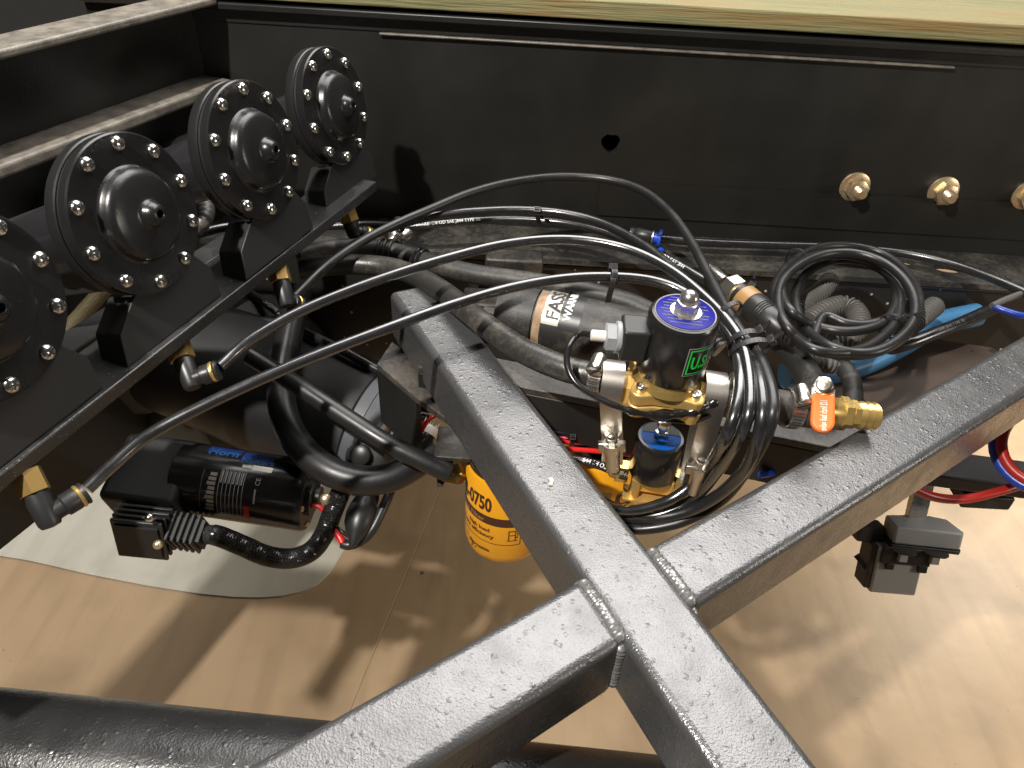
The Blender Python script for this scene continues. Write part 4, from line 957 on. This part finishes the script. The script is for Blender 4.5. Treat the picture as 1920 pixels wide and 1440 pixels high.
# corrugated conduits
def conduit(label, pts, r):
    c0 = crv(path(*pts), 6); L = sum((b-a).length for a, b in zip(c0, c0[1:])); step = 0.0014; n = max(8, int(L/step)); out = []; acc = [0]
    for a, b in zip(c0, c0[1:]): acc.append(acc[-1]+(b-a).length)
    i = 0
    for k in range(n+1):
        d = L*k/n
        while i < len(acc)-2 and acc[i+1] < d: i += 1
        out.append(c0[i].lerp(c0[i+1], (d-acc[i])/max(1e-9, acc[i+1]-acc[i])))
    tag(MB().tube(out, r, 16, rf=lambda i, N: r*(1.0 if i % 4 in (0, 1) else 0.77)).build('corrugated_conduit', M_['conduit'], sharp=34), label, 'conduit', 'grey corrugated conduits')
conduit('grey corrugated conduit piece upper left inside the cable coil', [(1478, 598, .475), (1510, 567, .472), (1538, 548, .47), (1556, 527, .47)], 0.0125)
conduit('grey corrugated conduit curled in a hook inside the cable coil', [(1516, 602, .472), (1545, 582, .468), (1580, 572, .466), (1606, 585, .466), (1612, 612, .468), (1590, 632, .472), (1560, 640, .475)], 0.0125)
conduit('grey corrugated conduit end right of the cable coil', [(1690, 622, .48), (1722, 598, .478), (1752, 574, .475)], 0.0130)
conduit('grey corrugated conduit below the coil above the blue hose', [(1468, 652, .49), (1505, 668, .492), (1540, 678, .495), (1565, 682, .50)], 0.0125)
conduit('grey corrugated conduit peeking out right of the big valve', [(1290, 615, .44), (1325, 634, .445), (1350, 655, .45)], 0.0105)
# other hoses at right
hose('light blue hose passing under the cable coil', [(1470, 705, .56), (1540, 700, .56), (1620, 680, .555), (1690, 645, .545), (1750, 610, .535), (1830, 590, .53)], 0.0165, 'blue_t', name='blue_hose', seg=18)
hose('dull grey hose running diagonally down to the ball valve', [(1440, 610, .47), (1470, 645, .465), (1505, 690, .455), (1535, 740, .448), (1548, 780, .445)], 0.0140, 'rubber', name='fuel_hose', group='dusty fuel hoses', seg=18)
hose('grey hose bend behind the ball valve', [(1500, 668, .50), (1555, 672, .50), (1590, 700, .50), (1600, 745, .50), (1588, 790, .51), (1570, 830, .53)], 0.0105, 'rubber', name='fuel_hose', group='dusty fuel hoses', seg=16)
hose('blue air hose at the right edge above the brace', [(1965, 590, .45), (1920, 592, .45), (1885, 583, .45), (1862, 574, .45)], 0.0040, 'blue_h', name='blue_hose')
hose('dull olive hose at the right edge meeting the blue one', [(1860, 574, .449), (1890, 560, .446), (1960, 535, .44)], 0.0040, 'conduit', name='thin_hose')
po, pc2 = hose('printed black hose crossing the shade below the light blue hose', [(1640, 662, .545), (1700, 645, .53), (1760, 622, .52), (1810, 602, .515), (1870, 575, .51)], 0.0085, 'hose', name='air_hose', group='black air hoses')
text_on_tube('SAE J844 TYPE 3B', pc2, 0.0085, 0.085, 0.006, M_['dimp'], po)
pl = thing('brown_plate', 'dark brown flat plate with a bolt hole behind the right half of the X brace', 'plate', at(1700, 720, .57))
q = [at(x, y, .57) for x, y in [(1480, 770), (1600, 690), (1757, 636), (1860, 652), (1930, 690), (1700, 900), (1480, 870)]]
hq = at(1820, 655, .57)
plate([(p.x, p.y) for p in q], [ell(0.003, 0.003, 10, (hq.x, hq.y-0.004))], 0.006, T(0, 0, H-.573), 'sheet', M_['rplate'], pl)
# red and blue coil at right edge
rc = at(1968, 836, .52); rn = V((-0.55, -0.55, 0.5)).normalized(); Mx = frame(rc, rn)
for lab, rad, off, mt, nm in (('blue air hose coil at the right edge', 0.050, 0.0, 'blue_h', 'blue_coil'), ('red air hose coil inside the blue one at the right edge', 0.043, 0.004, 'redh', 'red_coil')):
    c = [Mx @ V((rad*math.cos(2*math.pi*k/36*1), rad*math.sin(2*math.pi*k/36), off+0.010*j)) for j in range(3) for k in range(36)]
    tag(MB().tube(c, 0.0055, 12).build(nm, M_[mt]), lab, 'hose coil')
hose('red air hose sagging under the right end of the brace', [(1690, 905, .56), (1745, 930, .58), (1800, 936, .585), (1860, 925, .58), (1960, 895, .57)], 0.0052, 'redh', name='red_hose')
us = thing('dark_strut', 'dark steel strut under the right end of the brace', 'strut', at(1830, 890, .62))
MB().bar(at(1700, 870, .62), at(1960, 905, .62), 0.05, 0.02).build('strut_plate', M_['dark'], us, bevel=0.003)
MB().bar(at(1790, 915, .66), at(1880, 920, .66), 0.05, 0.02).build('strut_foot', M_['dark'], us, bevel=0.002)

# ------------------------------------------------------------------ hanging plug box, lower right
bp_ = at(1715, 1005, .80)
BM = frame(bp_, V((0.02, 0.42, 1)), V((1, -0.02, 0)))
bxo = thing('hanging_socket', 'grey and black plastic socket box hanging under the right brace', 'socket box', BM)
k = 1387/((bp_-CAM).dot(FW))
u_ = 1/k
mb = MB(); mb.prism([(-50*u_, 0.018), (30*u_, 0.030), (68*u_, 0.020), (70*u_, -0.022), (64*u_, -0.028), (-54*u_, -0.024)], -0.004, 0.022); mb.build('upper_shell', M_['boxgrey'], bxo, local=True, bevel=0.003, segs=3)
mb = MB(); mb.prism([(-56*u_, 0.018), (30*u_, 0.032), (70*u_, 0.02), (71*u_, -0.0235), (64*u_, -0.0300), (-56*u_, -0.0255)], -0.010, -0.0045); mb.build('rim', M_['boxdark'], bxo, local=True, bevel=0.001)
mb = MB(); mb.box((-32*u_, -0.004, -0.048), (86*u_, 0.036, 0.072)); mb.build('lower_shell', M_['boxgrey'], bxo, local=True, bevel=0.003)
mb = MB(); mb.box((-80*u_, -0.002, -0.045), (12*u_, 0.034, 0.068)); sd_ = mb.build('side_cover', M_['boxdark'], bxo, local=True, bevel=0.002)
vs, fs = text_geo('\u03c8', 0.012)
mb = MB(); mb.add([(-82*u_+x-0.0045, -0.0193, -0.06+y) for x, y, _ in vs], fs); mb.build('printed_symbol', M_['blackp'], sd_, local=True)
mb = MB(); mb.prism([(-84*u_, 0), (-92*u_, 0.006), (-84*u_, 0.012)], -0.018, 0.012, frame((0, 0, -0.055), (0, -1, 0), (1, 0, 0))); mb.build('side_rib', M_['boxdark'], sd_, local=True)
mb = MB(); mb.box((-26*u_, -0.0255, -0.0205), (90*u_, 0.006, 0.026)); mb.box((-52*u_, -0.0255, -0.038), (16*u_, 0.005, 0.010)); mb.box((8*u_, -0.0255, -0.038), (18*u_, 0.005, 0.012)); mb.build('retaining_bracket', M_['blackp'], bxo, local=True, bevel=0.0015)
for x in (-36, 22):
    mb = MB(); mb.box((x*u_, -0.031, -0.020), (15*u_, 0.007, 0.012)); mb.build('square_bolt', M_['boxgrey'], bxo, local=True, bevel=0.001)
    mb = MB(); mb.lathe([(0.017, 0), (0.017, 0.0015), (0.012, 0.002)], 20, T(x*u_, -0.029, -0.010)); mb.build('washer', M_['boxdark'], bxo, local=True)
mb = MB(); mb.box((8*u_, 0.020, 0.06), (34*u_, 0.012, 0.09)); mb.build('hanger', M_['steel'], bxo, local=True, bevel=0.001)
mb = MB(); mb.box((-82*u_, 0.010, -0.002), (52*u_, 0.03, 0.026)); mb.build('side_lug', M_['boxdark'], bxo, local=True, bevel=0.004)

# ------------------------------------------------------------------ oil filters
def filt(label, px, py, depth, r, name):
    p = atd(px, py, depth)
    f = thing(name, label, 'filter', p, 'yellow canister filters')
    hgt = 0.135
    MB().lathe([(0.002, -0.0), (r*0.60, 0.001), (r*0.82, 0.005), (r*0.95, 0.013), (r, 0.022), (r, hgt), (r*0.94, hgt+0.004)], 56).build('canister', M_['yellow'], f, local=True)
    MB().lathe([(r*0.95, hgt+0.004), (r*0.97, hgt+0.008), (r*0.97, hgt+0.016), (r*0.8, hgt+0.02), (r*0.8, hgt+0.026), (r*0.9, hgt+0.028), (r*0.9, hgt+0.05), (r*0.4, hgt+0.055)], 40).build('head', M_['gloss'], f, local=True)
    return f
f1 = filt('yellow canister filter with brown number print, left of the long brace tube', 944, 1012, 0.905, 0.047, 'canister_filter')
p1 = W[f1].translation; ca_ = math.atan2((CAM-p1).y, (CAM-p1).x)
def ftext(f, s, a, z, size, mt, sx=1.0, bold=0.0, r=0.0475):
    return text_cyl(s, Mi, r, z, a, size, mt, f, sx, bold=bold)
# local text needs world transform -> build through text_cyl with the filter's matrix
def ftx(f, s, a, z, size, mt, sx=1.0, bold=0.0, r=0.0474):
    return text_cyl(s, W[f], r, z, a, size, mt, f, sx, bold=bold)
ftx(f1, '1R-0750', ca_-1.50, 0.097, 0.0290, M_['brownp'], 0.56, 0.0010)
mb = MB(); arc_patch(mb, Mi, 0.0472, 0.076, 0.089, ca_-1.5, ca_+0.42, 20); mb.build('dark_band', M_['brownp'], f1, local=True)
ftx(f1, 'Fuel Filter', ca_-1.35, 0.0790, 0.010, M_['amber'], 1.0, 0.0002, 0.0476)
ftx(f1, 'high load', ca_-1.0, 0.0635, 0.0085, M_['brownp'], 1.0, 0.0002)
ftx(f1, 'Extra efficiency', ca_-1.35, 0.0540, 0.0085, M_['brownp'], 1.0, 0.0002)
ftx(f1, 'disposable', ca_-1.0, 0.030, 0.0075, M_['brownp'], 1.0, 0.0002)
ftx(f1, '1-', ca_-0.95, 0.023, 0.014, M_['brownp'], 1.0, 0.0002)
mb = MB(); arc_patch(mb, Mi, 0.0472, 0.0455, 0.0465, ca_-1.5, ca_+0.42, 20); arc_patch(mb, Mi, 0.0472, 0.0465, 0.076, ca_+0.402, ca_+0.42, 2); mb.build('box_line', M_['brownp'], f1, local=True)
mb = MB()                                     # little fuel pump icon
for z0_, z1_, a0_, a1_ in ((0.047, 0.0482, 0.0, 0.26), (0.0482, 0.064, 0.03, 0.055), (0.0482, 0.064, 0.19, 0.215), (0.0625, 0.064, 0.03, 0.215), (0.056, 0.0572, 0.055, 0.19), (0.0515, 0.062, 0.245, 0.262), (0.0515, 0.0527, 0.215, 0.262)):
    arc_patch(mb, Mi, 0.0472, z0_+0.006, z1_+0.006, ca_+0.08+a0_, ca_+0.08+a1_, 3)
mb.build('pump_icon', M_['brownp'], f1, local=True)
f2 = filt('yellow canister filter partly hidden behind the small solenoid valve', 1113, 985, 0.93, 0.047, 'canister_filter')
p2_ = W[f2].translation; ca2 = math.atan2((CAM-p2_).y, (CAM-p2_).x)
ftx(f2, 'CAT', ca2+0.40, 0.084, 0.036, M_['brownp'], 0.85, 0.0014)
mb = MB(); arc_patch(mb, Mi, 0.0471, 0.078, 0.108, ca2-0.25, ca2+0.30, 6); mb.build('pale_triangle', M_['amber'], f2, local=True)
# filter bracket and brass inlet
fb = thing('filter_bracket', 'black angular bracket beside the brass inlet of the filters', 'bracket', at(838, 870, .57))
q = [atd(x, y, 0.82) for x, y in [(818, 835), (856, 838), (850, 868), (830, 912), (820, 912)]]
fnv = (q[1]-q[0]).cross(q[3]-q[0]).normalized()
Mf = frame(q[0], fnv, q[1]-q[0]); MIf = Mf.inverted()
MB().prism([((MIf @ p).x, (MIf @ p).y) for p in q], -0.003, 0.003, Mf).build('plate', M_['dark'], fb, bevel=0.0008)
MB().bar(q[0]+V((0, 0, 0.004)), q[1]+V((0.03, 0.0, 0.004)), 0.05, 0.006).build('shelf', M_['dirty'], fb, bevel=0.001)
bi = thing('brass_inlet', 'bright brass hex inlet fitting on the left filter head', 'fitting', atd(862, 886, .85))
d_ = (atd(885, 884, .875)-atd(850, 888, .83)).normalized(); M = frame(atd(847, 888, .845), d_)
mb = MB(); mb.hexa(0.0135, 0.0, 0.016, M); mb.build('hex', M_['brass_b'], bi)
pr2 = []
for i in range(5): pr2 += [(0.0112, 0.016+i*0.0025), (0.0098, 0.0172+i*0.0025)]
MB().lathe(pr2, 22, M).build('thread', M_['brass_b'], bi)
MB().cyl(atd(870, 862, .86), atd(872, 880, .86), 0.012, 6).build('upper_hex', M_['brass_b'], bi)

# ------------------------------------------------------------------ grey tank / drum
tk = thing('air_tank', 'grey and black tank end showing in the shade left of the X brace', 'air tank', atd(690, 840, .98))
tc0 = atd(742, 826, .96); ta = V((0.93, -0.34, -0.10)).normalized(); Mt = frame(tc0, ta)
MB().lathe([(0.088, -0.50), (0.088, -0.037), (0.086, -0.0352)], 64, Mt).build('shell', M_['dark'], tk)  # shell coloured black to paint in its shade; end keeps grey
MB().lathe([(0.086, -0.035), (0.0868, -0.034), (0.086, -0.020), (0.0845, -0.0195), (0.080, -0.004), (0.074, 0.0), (0.02, 0.004)], 64, Mt).build('end_band', M_['tank'], tk)
MB().lathe([(0.075, -0.001), (0.077, 0.002), (0.075, 0.006), (0.060, 0.008)], 56, Mt).build('rim', M_['steel'], tk)
MB().lathe([(0.058, 0.004), (0.056, 0.012), (0.046, 0.016), (0.042, 0.020), (0.038, 0.034), (0.02, 0.038)], 44, Mt).build('cap', M_['black'], tk)
# dark gearbox mass behind it all, lower left
gb = thing('gearbox_housing', 'very dark cast housing in the shade under the horn bar', 'housing', atd(500, 760, 1.05))
mb = MB(); mb.lathe([(0.03, -0.25), (0.12, -0.22), (0.135, -0.05), (0.13, 0.02), (0.10, 0.05), (0.05, 0.055)], 40, frame(atd(500, 720, 1.08), V((0.6, -0.3, 0.2)))); mb.build('housing', M_['dark'], gb)
mb = MB(); mb.box((0, 0, 0), (0.16, 0.10, 0.10), frame(atd(610, 800, 0.99), V((0.1, -0.25, 1)), (1, 0.05, 0))); mb.build('side_cover', M_['dark'], gb, bevel=0.012, segs=3)
mb = MB(); mb.box((0, 0, 0), (0.30, 0.06, 0.13), frame(atd(330, 690, 1.0), V((0.1, -0.25, 1)), (0.9, 0.25, 0))); mb.build('rear_cover', M_['dark'], gb, bevel=0.012, segs=3)
for px, py in ((603, 838), (560, 876)):
    M = frame(atd(px, py, 0.90), V((0.2, -0.9, 0.45))); mb = MB(); mb.lathe(rounded_cap(0.0065, 0.005), 16, M); mb.build('bolt_head', M_['brass_d'], gb)
mb = MB(); mb.lathe([(0.024, -0.02), (0.024, 0.004), (0.020, 0.006), (0.010, 0.006)], 28, frame(atd(686, 858, .885), V((-0.1, -0.8, 0.6)))); mb.lathe([(0.012, 0.0), (0.012, 0.012), (0.009, 0.014)], 24, frame(atd(680, 852, .88), V((-0.1, -0.8, 0.6)))); mb.build('port_cap', M_['black'], gb)

# ------------------------------------------------------------------ air compressor
m0, m1 = atd(345, 894, .86), atd(582, 930, .86); md = (m1-m0).normalized(); ML = (m1-m0).length
ac = thing('air_compressor', 'black air compressor with finned head hanging at the lower left', 'air compressor', (m0+m1)/2)
Mm = frame(m0, md, CAM-m0); mr = 0.0415
MB().lathe([(mr*0.85, -0.004), (mr, 0.0), (mr, ML-0.006), (mr*0.985, ML-0.002), (mr*0.95, ML), (mr*0.3, ML+0.001)], 56, Mm).build('motor', M_['gloss'], ac)
MB().lathe([(mr*0.55, ML), (mr*0.55, ML+0.005), (mr*0.3, ML+0.007), (mr*0.3, ML+0.012), (0.001, ML+0.012)], 30, Mm).build('end_boss', M_['black'], ac)
for k in range(5):
    a = 0.5+k*1.25; mb = MB(); mb.lathe(rounded_cap(0.0034, 0.003), 12, Mm @ T(mr*0.78*math.cos(a), mr*0.78*math.sin(a), ML)); mb.build('motor_screw', M_['zinc'], ac)
# printed label (angles: 0 faces the camera, positive = up)
sgnv = 1 if (Mm @ V((math.cos(.5), math.sin(.5), 0))-Mm @ V((1, 0, 0))).z > 0 else -1
def mp(a): return sgnv*a
mb = MB()
for k in range(7): arc_patch(mb, Mm, mr+0.0003, 0.056+k*0.0045, 0.0567+k*0.0045, mp(-0.95), mp(0.38), 10)
arc_patch(mb, Mm, mr+0.0003, 0.056, 0.0837, mp(0.37), mp(0.39), 2)
for k in range(6): arc_patch(mb, Mm, mr+0.0003, 0.0575+k*0.0045, 0.0592+k*0.0045, mp(0.0), mp(0.34), 5)
mb.build('spec_table', M_['greyp'], ac)
mb = MB()
for k in range(9): arc_patch(mb, Mm, mr+0.0003, 0.043+0.001*(k % 3), 0.0525, mp(-0.85+k*0.125), mp(-0.76+k*0.125), 2)
mb.build('bar_marks', M_['label'], ac)
arc_patch(MB(), Mm, mr+0.0004, 0.086, 0.0925, mp(-1.0), mp(-0.55), 6).build('red_mark', M_['redp'], ac)
arc_patch(MB(), Mm, mr+0.0003, 0.0365, 0.0375, mp(-0.8), mp(0.3), 8).build('edge_line', M_['dimp'], ac); text_cyl3('CE', Mm, mr+0.0004, 0.101, mp(0.05), 0.0075, M_['greyp'], ac)
arc_patch(MB(), Mm, mr+0.0004, 0.0965, 0.0985, mp(-0.45), mp(-0.05), 4).build('fine_print', M_['greyp'], ac)
arc_patch(MB(), Mm, mr+0.0003, 0.030, 0.068, mp(0.88), mp(1.20), 8).build('blue_letters', M_['bluep'], ac)
arc_patch(MB(), Mm, mr+0.0003, 0.071, 0.106, mp(0.74), mp(1.12), 8).build('blue_letters', M_['bluep'], ac)
def ctext(s, z, a, size, mt, sx=1.0, bold=0.0005):
    vs, fs = text_geo(s, size, sx, bold); out = []
    for x, y, _ in vs:
        ang = mp(a)+mp(1)*y/mr; out.append(Mm @ V(((mr+0.0005)*math.cos(ang), (mr+0.0005)*math.sin(ang), z+x)))
    mb = MB(); mb.add(out, fs); mb.build('printed_text', mt, ac)
ctext('Horn', 0.032, 0.80, 0.016, M_['cyanp']); ctext('blasters', 0.072, 0.66, 0.012, M_['cyanp'])
mb = MB(); arc_patch(mb, Mm, mr+0.0003, 0.076, 0.108, mp(0.50), mp(0.585), 4); arc_patch(mb, Mm, mr+0.0003, 0.088, 0.110, mp(0.46), mp(0.62), 4); mb.build('white_swoosh', M_['label'], ac)
# pump end: block, crankcase and finned head
mb = MB(); mb.box((0, 0, 0), (0.085, 0.085, 0.075), frame(atd(300, 905, .86), V((0, -0.3, 1)), md)); mb.build('crankcase', M_['dark'], ac, bevel=0.008, segs=3)
hM = frame(atd(278, 985, .82), (atd(255, 1020, .80)-atd(290, 960, .84)), md)
for k in range(7):
    mb = MB(); mb.box((0, 0, -0.024+k*0.0075), (0.060-0.002*abs(k-3), 0.056, 0.0040), hM); mb.build('cooling_fin', M_['black'], ac, bevel=0.001)
mb = MB(); mb.box((0, 0, 0), (0.046, 0.044, 0.052), hM); mb.build('cylinder_head', M_['dark'], ac)
tM = frame(atd(338, 996, .82), (atd(385, 1003, .82)-atd(300, 990, .82)).normalized(), V((0, -0.4, 1)))
for k in range(8):
    mb = MB(); mb.box((0, 0, -0.026+k*0.0068), (0.036, 0.034, 0.0036), tM); mb.build('cooling_fin', M_['black'], ac, bevel=0.001)
mb = MB(); mb.box((0, 0, 0), (0.026, 0.025, 0.056), tM); mb.build('outlet_block', M_['dark'], ac)
for px, py, mt in ((282, 970, 'screw'), (297, 1021, 'zinc')):
    mb = MB(); mb.lathe(rounded_cap(0.0050, 0.006), 16, frame(atd(px, py, .778), V((-.1, -.7, .6)))); mb.build('head_screw', M_[mt], ac)
d_ = (atd(400, 1004, .82)-atd(375, 1000, .82)).normalized(); mb = MB(); mb.hexa(0.0085, 0, 0.012, frame(atd(375, 1000, .82), d_)); mb.build('outlet_nut', M_['steel'], ac)
# braided outlet hose with a woven relief
c = crv([atd(*p) for p in [(388, 1002, .82), (410, 1005, .82), (450, 1021, .82), (500, 1042, .825), (545, 1047, .83), (582, 1034, .835), (606, 1005, .84), (622, 965, .845), (638, 925, .85), (655, 890, .86)]], 26)
o = MB().tube(c, 0.0108, 28, rf=None).build('braided_hose', M_['braid'])
tag(o, 'black braided hose curving from the compressor head up to the right', 'hose')
# woven strands as thin helices
def helix(c, r, turns, ph, rr, sgn):
    out = []; x = (c[1]-c[0]).orthogonal().normalized(); N = len(c)
    for i, p in enumerate(c):
        t = (c[min(i+1, N-1)]-c[max(i-1, 0)]).normalized(); x = (x-t*x.dot(t)).normalized(); y = t.cross(x)
        a = ph+sgn*turns*2*math.pi*i/N; out.append(p+(x*math.cos(a)+y*math.sin(a))*r)
    return out
mb = MB()
for k in range(10):
    for sg in (-1, 1): mb.tube(helix(c[16:], 0.0109, 9, 2*math.pi*k/10, 0, sg), 0.0007, 4)
b_ = mb.build('woven_strands', M_['gloss'], o); b_['kind'] = 'stuff'
# bulb with wiring right of the motor
fu = thing('fuse_bulb', 'black rubber bulb hanging in a loop of wires right of the compressor', 'fuse holder', atd(672, 975, .84))
ba = (atd(664, 1012, .83)-atd(690, 925, .86)); M = frame(atd(690, 925, .86), ba)
MB().lathe([(0.010, 0.0), (0.013, 0.008), (0.0165, 0.018), (0.0178, 0.028), (0.0165, 0.040), (0.012, 0.050), (0.007, 0.057), (0.004, 0.064), (0.002, 0.066)], 32, M).build('bulb', M_['black'], fu)
def wd_(label, pts, r, mt, nm='wire'):
    tag(MB().tube(crv([atd(*p) for p in pts], 10), r, 10).build(nm, M_[mt]), label, 'wire', 'wires by the compressor')
wd_('thick black wire looping under the rubber bulb', [(735, 915, .86), (722, 945, .85), (700, 990, .84), (680, 1012, .84), (655, 1022, .84), (640, 1018, .84)], 0.0058, 'black')
wd_('thin black wire on the right of the rubber bulb', [(700, 900, .86), (708, 930, .855), (698, 965, .85), (684, 995, .845), (660, 1006, .84), (640, 996, .84), (628, 985, .845)], 0.0022, 'gloss')
wd_('red wire end left of the rubber bulb', [(620, 975, .848), (626, 992, .842), (636, 1006, .838), (642, 1018, .836)], 0.0040, 'red')
wd_('short red wire leaving the motor end', [(578, 952, .85), (592, 948, .85), (606, 956, .85), (614, 968, .855)], 0.0028, 'red')
wd_('curled black wire by the tank cap', [(770, 786, .93), (790, 776, .93), (802, 782, .93), (786, 790, .93), (768, 786, .935)], 0.003, 'gloss')
mb = MB(); mb.lathe(rounded_cap(0.007, 0.006), 16, frame(atd(611, 936, .845), V((.1, -.8, .6)))); tag(mb.build('terminal_screw', M_['zinc']), 'round zinc terminal screw above the braided hose', 'screw')
sk = thing('wire_connector', 'glossy black wire connector with a pale bristly collar beside the filter bracket', 'connector', atd(800, 825, .90))
Ms = frame(atd(806, 806, .90), atd(783, 848, .89)-atd(806, 806, .90))
MB().lathe([(0.011, -0.004), (0.0125, 0.0), (0.0125, 0.007)], 20, Ms).build('collar', M_['tip'], sk)
MB().lathe([(0.0115, 0.007), (0.013, 0.012), (0.012, 0.024), (0.013, 0.03), (0.009, 0.042)], 20, Ms).build('shell', M_['gloss'], sk)
mb = MB()
for k in range(9):
    a = k*0.7; mb.cyl(Ms @ V((0.009*math.cos(a), 0.009*math.sin(a), 0)), Ms @ V((0.012*math.cos(a), 0.012*math.sin(a), -0.012)), 0.0012, 6, 0.0003)
mb.build('bristles', M_['tip'], sk)

# ------------------------------------------------------------------ bits between the horns
tr_ = thing('steel_tray', 'dark steel ledge with a yellow zinc bolt left of the horns', 'ledge', at(110, 500, .36))
q0, q1 = at(-60, 520, .335), at(230, 490, .335)
MB().bar(q0, q1, 0.05, 0.03).build('ledge', M_['bracket'], tr_, bevel=0.002)
p = at(96, 495, .318); M = frame(p, V((0.05, 0, 1)))
mb = MB(); mb.lathe([(0.013, 0), (0.013, 0.002), (0.010, 0.003)], 24, M); mb.hexa(0.010, 0.003, 0.010, M); mb.build('zinc_bolt', M_['zinc'], tr_)
c = crv(path((250, 470, .43), (215, 520, .43), (180, 560, .43), (140, 605, .44), (100, 650, .45)), 8)
tag(MB().tube(c, 0.0085, 14).build('braided_line', M_['olive']), 'olive braided line slanting behind the horn feet', 'hose')
c = crv(path((345, 365, .34), (372, 372, .34), (386, 392, .345), (378, 418, .35), (350, 432, .355)), 12)
n_ = len(c)
tag(MB().tube(c, 0.009, 14, rf=lambda i, N: 0.009*(1.0 if i % 4 < 2 else 0.85)).build('ribbed_hose', M_['conduit'], sharp=60), 'short ribbed grey hose between the two middle horns', 'hose')
hose('black air hose crossing behind the two middle horns', [(330, 450, .40), (380, 436, .40), (430, 425, .40), (520, 418, .41)], 0.0052, 'hose', group='black air hoses')
print('objects', len(scene.objects))
